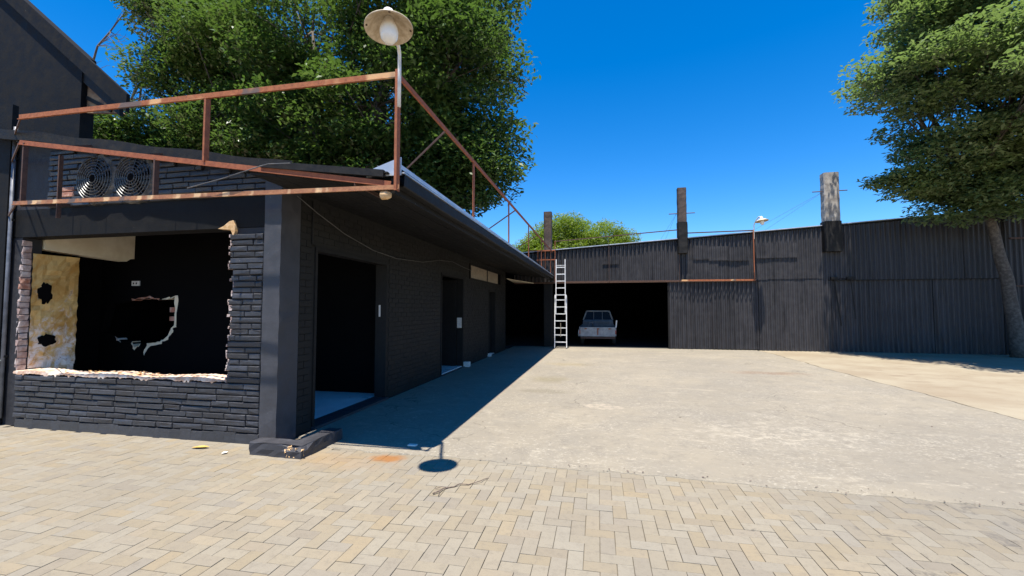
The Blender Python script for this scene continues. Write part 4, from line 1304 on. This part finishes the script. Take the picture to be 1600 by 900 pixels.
for k, nm in ((1, 'side_window'), (2, 'windscreen'), (3, 'side_window')):
    p, q_ = a0[k], a0[(k + 1) % 4]; r_, s_ = a1[(k + 1) % 4], a1[k]
    MB().add([p, q_, r_, s_], [(0, 1, 2, 3)]).build(nm, 'carglass', T)
# bonnet
MB().add([(X0 + .08, cy1 + .2, .40), (X1 - .08, cy1 + .2, .40), (X1 - .08, cy1 + 1.1, .40), (X0 + .08, cy1 + 1.1, .40), (X0 + .08, cy1 + .1, .98), (X1 - .08, cy1 + .1, .98), (X1 - .12, cy1 + 1.05, .86), (X0 + .12, cy1 + 1.05, .86)],
         [(0, 1, 5, 4), (1, 2, 6, 5), (2, 3, 7, 6), (3, 0, 4, 7), (4, 5, 6, 7)]).build('bonnet', 'truck_blue', T)
box('rear_bumper', 'rust_dark', T, X0 + .05, X1 - .05, YB - .06, YB + .02, .31, .385)
for x in (X0 + .0, X1 - .05):
    box('tail_light', 'redlens', T, x, x + .05, YB - .005, YB + .028, .50, .66)
for sx in (X0 + .09, X1 - .09):
    for y in (YB + .7, cy1 + .62):
        wheel = MB().lathe([(.15, -.085), (.27, -.085), (.295, -.05), (.295, .05), (.27, .085), (.15, .085)], 24, Matrix.Translation((sx, y, .30)) @ Matrix.Rotation(R(90), 4, 'Y')).build('wheel', 'rubber', T, True)
        MB().lathe([(.001, -.03), (.13, -.04), (.155, -.08), (.155, .08), (.13, .04), (.001, .03)], 20, Matrix.Translation((sx, y, .30)) @ Matrix.Rotation(R(90), 4, 'Y')).build('rim', 'white', wheel, True)
# things loaded in the bed
tag(MB().tube([(-.62, 19.3, .75), (-.55, 19.2, 1.0), (-.42, 19.3, .95), (-.40, 19.5, .80)], .035, 8).build('bent_pipe', 'greypipe'), 'bent grey pipe lying in the pickup bed', 'pipe')

# ---------------- right-hand building
RB = thing('brown_edged_building', 'dark building with brown roof edge behind the right tree trunk', 'building', (16, 18, 0))
for i in range(6):
    sheet(13.36 + i * .8, 14.16 + i * .8 + .03, 0, 5.0 + i * .12, 17.66, 800 + i, 'sheet', RB)
MB().bar((13.35, 17.5, 4.98), (18.4, 17.5, 5.75), .20, .09).build('roof_edge_board', 'plank', RB)
MB().add([(13.3, 17.45, 5.04), (18.5, 17.45, 5.83), (18.5, 24, 5.83), (13.3, 24, 5.04), (13.3, 17.45, 5.01), (18.5, 17.45, 5.80), (18.5, 24, 5.80), (13.3, 24, 5.01)], [(0, 1, 2, 3), (4, 5, 6, 7), (0, 1, 5, 4)]).build('roof', 'tar', RB)
for z in (1.0, 2.3, 3.9):
    box('girt', 'rust_dark', RB, 13.4, 18.2, 17.56, 17.62, z, z + .05)

# ---------------- cables and small fittings
tag(MB().tube([(XW + .02, 4.6, 2.93), (XW + .02, 5.0, 2.80), (XW + .03, 5.6, 2.63), (XW + .03, 6.4, 2.50), (XW + .03, 7.2, 2.46), (XW + .03, 8.4, 2.52), (XW + .03, 9.3, 2.66), (XW + .03, 10.2, 2.72), (XW + .03, 11.2, 2.66), (XW + .03, 11.8, 2.64)], .006, 6).build('slack_cable', 'cable'), 'slack grey cable sagging along the shaded side wall', 'cable')
tag(MB().tube([(XW + .012, 4.92, 2.95), (XW + .012, 4.92, 2.38), (XW + .012, 5.0, 2.375)], .012, 6).build('conduit', 'tar'), 'short black conduit above the first doorway', 'conduit')
FL = thing('floodlight', 'small weathered floodlight under the rail corner', 'light', (-2.06, 3.92, 2.70))
MB().lathe([(.001, .045), (.03, .04), (.045, .0), (.045, -.05), (.03, -.06), (.001, -.06)], 12, Matrix.Translation((-2.07, 3.90, 2.672)) @ Matrix.Rotation(R(90), 4, 'Y')).build('housing', 'ochre_edge', FL, True)
MB().bar((-2.07, 3.90, 2.70), (-2.07, 3.95, 2.76), .02).build('bracket', 'tar', FL)

# ---------------- litter on the paving
pts = []
for i in range(14):
    f = i / 13
    pts.append((-1.40 + .37 * f + .012 * math.sin(i * 1.9), 3.50 + .45 * f + .05 * math.sin(f * 6.0), .012 + .006 * math.sin(i * 1.3)))
tw = MB().tube(pts, [.006 * (1 - .5 * i / 13) for i in range(14)], 6)
tw.tube([pts[3], (pts[3][0] - .05, pts[3][1] - .02, .02), (pts[3][0] - .10, pts[3][1] - .05, .01)], .003, 5)
tw.tube([pts[1], (pts[1][0] + .02, pts[1][1] - .09, .014)], .0025, 5)
tag(tw.build('twig', 'twig'), 'dry brown twig lying on the pavers near the lamp shadow', 'twig')
def leafpiece(x, y, z, L, wd, a, mat, name, label, cat):
    ca, sa = math.cos(a), math.sin(a)
    vs, fs = [], []
    n = 7
    for i in range(n):
        f = i / (n - 1)
        hw = wd * math.sin(math.pi * (f * .92 + .04))
        for s in (-1, 0, 1):
            u, v = (f - .5) * L, s * hw
            vs.append((x + u * ca - v * sa, y + u * sa + v * ca, z + abs(s) * hw * .5 + .03 * (f - .4) ** 2))
    for i in range(n - 1):
        for k in range(2):
            fs.append((i * 3 + k, i * 3 + k + 1, i * 3 + k + 4, i * 3 + k + 3))
    return tag(MB().add(vs, fs).build(name, mat), label, cat)
leafpiece(-4.40, 4.12, .006, .19, .035, .25, 'dryleaf', 'dry_leaf', 'curled yellow leaf on the pavers below the window', 'leaf')
leafpiece(-3.98, 4.02, .006, .06, .025, 1.2, 'white', 'paper_scrap', 'white paper scrap on the pavers left of the kerb', 'scrap')
tag(MB().cbox(-2.16, -2.06, 4.63, 4.68, .013, .028, .003).build('tile_shard', 'white'), 'small white tile shard at the edge of the roof shadow', 'shard')
tag(MB().cbox(-3.66, -3.50, 11.20, 11.36, .010, .14, .01).build('white_block', 'white'), 'white block at the foot of the second doorway', 'block')
tag(MB().cbox(-3.66, -3.56, 13.75, 13.87, .010, .11, .01).build('white_stone', 'white'), 'white stone at the foot of the narrow third doorway', 'stone')
mb = MB()
for i in range(160):           # grit and crumbs along the edges
    if i < 90:
        x = rnd.uniform(-1.8, 5.4); y = edge_y(x) + rnd.uniform(-.03, .12)
    else:
        x = rnd.uniform(-2.3, 5); y = rnd.uniform(4.6, 11)
    s = rnd.uniform(.003, .011)
    mb.add([(x + rnd.uniform(-s, s) * 1.5, y + rnd.uniform(-s, s) * 1.5, .012 + rnd.uniform(0, s)) for _ in range(5)], [(0, 1, 2), (0, 2, 3), (2, 3, 4), (0, 1, 4), (1, 2, 4), (0, 3, 4)])
tag(mb.build('grit', 'twig'), 'loose grit and crumbs scattered on the concrete', 'grit', kind='stuff')

# ================================================================== TREES
def leaf_cloud(centers, radii, counts, L, W, seed, mat, name, par, up=0.55, droop=0.15, flat=1.0, shell=0.0):
    g = np.random.default_rng(seed)
    P = []
    for c, r, n in zip(centers, radii, counts):
        u = g.normal(size=(n, 3))
        u /= np.linalg.norm(u, axis=1)[:, None]
        rr = g.random(n) ** (1 / 3.0 if shell == 0 else 1 / (3.0 + shell))
        P.append(np.array(c) + u * rr[:, None] * np.array(r))
    P = np.concatenate(P)
    N = len(P)
    nr = g.normal(size=(N, 3)); nr[:, 2] = np.abs(nr[:, 2])
    nr = nr / np.linalg.norm(nr, axis=1)[:, None] * (1 - up) + np.array([0, 0, up])
    nr /= np.linalg.norm(nr, axis=1)[:, None]
    d = g.normal(size=(N, 3)); d[:, 2] -= droop * 2
    d -= nr * (d * nr).sum(1)[:, None]
    d /= np.linalg.norm(d, axis=1)[:, None]
    s = np.cross(nr, d)
    sc = g.uniform(.6, 1.35, N)[:, None]
    l = L * sc; w_ = W * sc
    V = np.empty((N, 4, 3))
    V[:, 0] = P
    V[:, 1] = P + d * l * .45 + s * w_ * .5 + nr * l * .04
    V[:, 2] = P + d * l - nr * l * .10
    V[:, 3] = P + d * l * .45 - s * w_ * .5 + nr * l * .04
    me = bpy.data.meshes.new(name)
    me.vertices.add(N * 4)
    me.vertices.foreach_set('co', V.reshape(-1))
    me.loops.add(N * 4)
    me.loops.foreach_set('vertex_index', np.arange(N * 4))
    me.polygons.add(N)
    me.polygons.foreach_set('loop_start', np.arange(0, N * 4, 4))
    me.polygons.foreach_set('loop_total', np.full(N, 4))
    me.materials.append(M[mat])
    me.update(calc_edges=True)
    me.validate()
    return link(name, me, par)

def limb(mb, a, b, r0, r1, q, bend=.12, n=6):
    a, b = Vector(a), Vector(b)
    L = (b - a).length
    pts = [a]
    off = Vector((q.uniform(-1, 1), q.uniform(-1, 1), q.uniform(-.3, .6))) * L * bend
    for i in range(1, n):
        f = i / n
        pts.append(a.lerp(b, f) + off * math.sin(math.pi * f) + Vector((q.uniform(-1, 1), q.uniform(-1, 1), q.uniform(-1, 1))) * L * .018)
    pts.append(b)
    mb.tube(pts, [r0 + (r1 - r0) * i / n for i in range(n + 1)], 7)
    return pts

def tree(name, label, base, fork, blobs, leaf, leafmat_, bark, seed, rad=.3, clump=(.5, .9), per=260, nclump=24, up=.55, flat=.6, trunk_pts=None):
    # blobs: crown masses (centre, radii); clumps of leaves are scattered through their outer part, fed by limbs
    q = random.Random(seed)
    T_ = thing(name, label, 'tree', base)
    mb = MB()
    if trunk_pts:
        mb.tube(trunk_pts, [rad * (1.25 - .55 * i / (len(trunk_pts) - 1)) for i in range(len(trunk_pts))], 12)
    else:
        limb(mb, base, fork, rad * 1.3, rad * .8, q, .04, 7)
    cs, rs, ns = [], [], []
    for bc, br in blobs:
        bc = Vector(bc)
        main = limb(mb, fork, bc, rad * .55, rad * .16, q, .14, 7)
        for k in range(max(4, int(nclump * min(1.25, (br[0] * br[1] * br[2]) ** .42 / 1.7)))):
            d = Vector((q.gauss(0, 1), q.gauss(0, 1), q.gauss(0, 1))).normalized()
            f = q.uniform(.25, 1.0) ** .5
            c = bc + Vector((d.x * br[0], d.y * br[1], d.z * br[2])) * f
            s = q.uniform(*clump)
            cs.append(c); rs.append((s * 1.25, s * 1.25, s * flat)); ns.append(int(per * (s / clump[1]) ** 2 * q.uniform(.6, 1.2)))
            if k % 2 == 0:
                st = main[q.randrange(3, 8)]
                limb(mb, st, c, rad * .13, rad * .03, q, .15, 4)
    mb.build('trunk', bark, T_, True)
    leaf_cloud(cs, rs, ns, leaf[0], leaf[1], seed, leafmat_, 'crown', T_, up)
    return T_

# big dark tree behind the low building
tree('shade_tree', 'big dark leafy tree behind the low building and the near lamp', (-9.6, 16.2, -.1), (-9.2, 15.6, 4.6),
     [((-4.7, 14.2, 10.3), (2.1, 2.0, 2.3)), ((-4.6, 14.5, 6.9), (1.8, 2.0, 1.9)), ((-7.2, 13.6, 12.4), (2.4, 2.2, 2.2)), ((-7.6, 13.6, 8.6), (2.4, 2.0, 2.4)), ((-10.4, 13.8, 11.8), (2.6, 2.2, 2.4)),
      ((-10.8, 14.2, 8.6), (2.6, 2.2, 2.2)), ((-8.6, 16.8, 11.0), (3.2, 2.2, 3.4)), ((-5.0, 15.5, 13.0), (1.7, 2.0, 1.6)), ((-8.6, 14.2, 6.4), (3.6, 2.0, 1.5)), ((-12.6, 14.6, 6.9), (2.2, 2.0, 1.6)), ((-6.5, 16.5, 7.5), (2.6, 2.0, 2.6))],
     (.19, .085), 'leaf_dark', 'bark', 11, rad=.34, clump=(.5, 1.0), per=560, nclump=38, up=.42, flat=.6)
tree('shade_tree', 'dark leafy tree rising behind the tall gabled roof at left', (-18.5, 16.8, -.1), (-18, 16.2, 4.6),
     [((-14.0, 14.6, 12.4), (2.4, 2.2, 2.2)), ((-14.4, 15.0, 9.0), (2.5, 2.0, 2.2)), ((-17.2, 15.6, 11.4), (1.7, 2.2, 1.8)), ((-17.8, 16.0, 8.4), (2.4, 2.0, 1.7)), ((-15.4, 15.2, 6.6), (2.8, 1.8, 1.4)), ((-17.6, 15.4, 14.2), (2.4, 2.2, 1.2)), ((-20.5, 16.5, 7.6), (2.6, 2.0, 1.7)), ((-15.5, 17, 10.5), (2.8, 2.0, 3.0)), ((-20.0, 15.2, 9.0), (2.0, 1.8, 1.4)), ((-22.6, 15.6, 8.6), (2.0, 1.8, 1.2)), ((-19.0, 14.6, 6.6), (3.0, 1.6, 1.2))],
     (.19, .085), 'leaf_dark', 'bark', 12, rad=.32, clump=(.5, 1.0), per=560, nclump=36, up=.42, flat=.6)
# grey-green tree on the right
tree('spreading_tree', 'tall grey-green tree at right throwing shade over the shed wall', (13.06, 17.02, -.1), (12.15, 16.8, 5.0),
     [((9.5, 15.2, 8.5), (1.4, 1.9, 1.2)), ((9.9, 15.2, 10.7), (1.4, 1.9, 1.1)), ((11.2, 14.8, 11.6), (1.9, 2.0, 1.3)), ((12.6, 15.2, 13.2), (2.6, 2.3, 1.6)), ((12.2, 14.8, 9.2), (2.2, 2.2, 1.2)), ((10.7, 15.7, 6.4), (1.4, 1.5, .8)),
      ((12.8, 15.4, 6.9), (2.3, 1.9, 1.0)), ((15.0, 15.0, 10.8), (2.5, 2.4, 2.0)), ((15.6, 14.8, 7.4), (2.3, 2.2, 1.2)), ((11.6, 13.6, 7.8), (1.8, 1.4, .7)), ((13.8, 12.8, 8.6), (2.0, 1.3, .8)), ((11.6, 16.6, 8.8), (2.4, 1.4, 2.4)),
      ((9.35, 15.9, 5.75), (.55, .6, .22)), ((9.9, 16.0, 5.35), (.5, .5, .2)), ((11.0, 16.3, 4.95), (1.2, .8, .55)), ((12.2, 16.2, 5.0), (1.0, .8, .5)), ((11.5, 16.3, 5.5), (1.6, 1.0, .45)), ((13.4, 15.9, 5.7), (1.6, 1.0, .5)), ((13.5, 13.6, 6.7), (2.2, 1.4, .6)),
      ((11.2, 11.6, 7.6), (1.5, 1.3, .7)), ((12.2, 10.0, 8.2), (1.6, 1.3, .7)), ((10.6, 12.6, 8.6), (1.2, 1.0, .5)), ((13.4, 11.2, 7.0), (1.6, 1.4, .7)), ((14.6, 17.0, 7.6), (2.4, 1.0, 1.6))],
     (.15, .072), 'leaf_grey', 'bark', 21, rad=.17, clump=(.3, .78), per=620, nclump=36, up=.5, flat=.45,
     trunk_pts=[(13.06, 17.02, -.1), (13.02, 17.0, .4), (12.95, 16.97, 1.1), (12.86, 16.98, 1.8), (12.78, 16.93, 2.5), (12.62, 16.95, 3.27), (12.45, 16.88, 4.1), (12.15, 16.8, 5.0)])
# lime acacia beyond the shed
tree('lime_tree', 'bright lime green feathery tree behind the shed roof', (-1.6, 33.5, -.1), (-1.8, 33, 3.0),
     [((-5.2, 32.5, 5.6), (1.5, 1.8, 1.5)), ((-3.8, 32.2, 6.4), (1.5, 1.8, 1.4)), ((-2.2, 32, 7.0), (1.8, 1.8, 1.4)), ((.2, 32.3, 6.7), (1.7, 1.8, 1.1)), ((-.9, 31.6, 5.6), (2.4, 1.6, 1.3)), ((1.4, 32.5, 5.7), (1.1, 1.6, 1.1)), ((-3.2, 31.8, 5.2), (2.0, 1.6, 1.2)), ((-6.2, 32.4, 4.9), (1.0, 1.4, 1.0))],
     (.22, .05), 'leaf_lime', 'bark', 31, rad=.16, clump=(.45, .8), per=620, nclump=30, up=.25, flat=.9)
# bare twigs reaching in at the top left
BT = thing('bare_tree', 'bare leafless branches above the gabled roof at top left', 'tree', (-24, 17, -.1))
mb = MB()
q = random.Random(5)
tp = limb(mb, (-24, 17, -.1), (-23.6, 16.4, 8), .2, .12, q, .03, 6)
for tx, tz in ((-20.4, 14.2), (-19.6, 13.2), (-20.8, 12.6), (-21.6, 15.5)):
    p = limb(mb, (-23.6, 16.4, 8), (tx, 15.6, tz), .09, .02, q, .1, 7)
    for k in range(7):
        st = p[q.randrange(3, 8)]
        e = st + Vector((q.uniform(-.2, 1.5), q.uniform(-.5, .3), q.uniform(-.7, .7)))
        p2 = limb(mb, st, e, .022, .008, q, .12, 4)
        for m__ in range(3):
            limb(mb, p2[q.randrange(1, 5)], e + Vector((q.uniform(-.4, .7), 0, q.uniform(-.6, .5))), .010, .005, q, .1, 3)
mb.build('trunk', 'bark', BT)

# ------------------------------------------------------------------ render settings
S.render.engine = 'CYCLES'
S.cycles.max_bounces = 6
S.cycles.diffuse_bounces = 4
print('bricks', nb, 'pavers', len(PV))
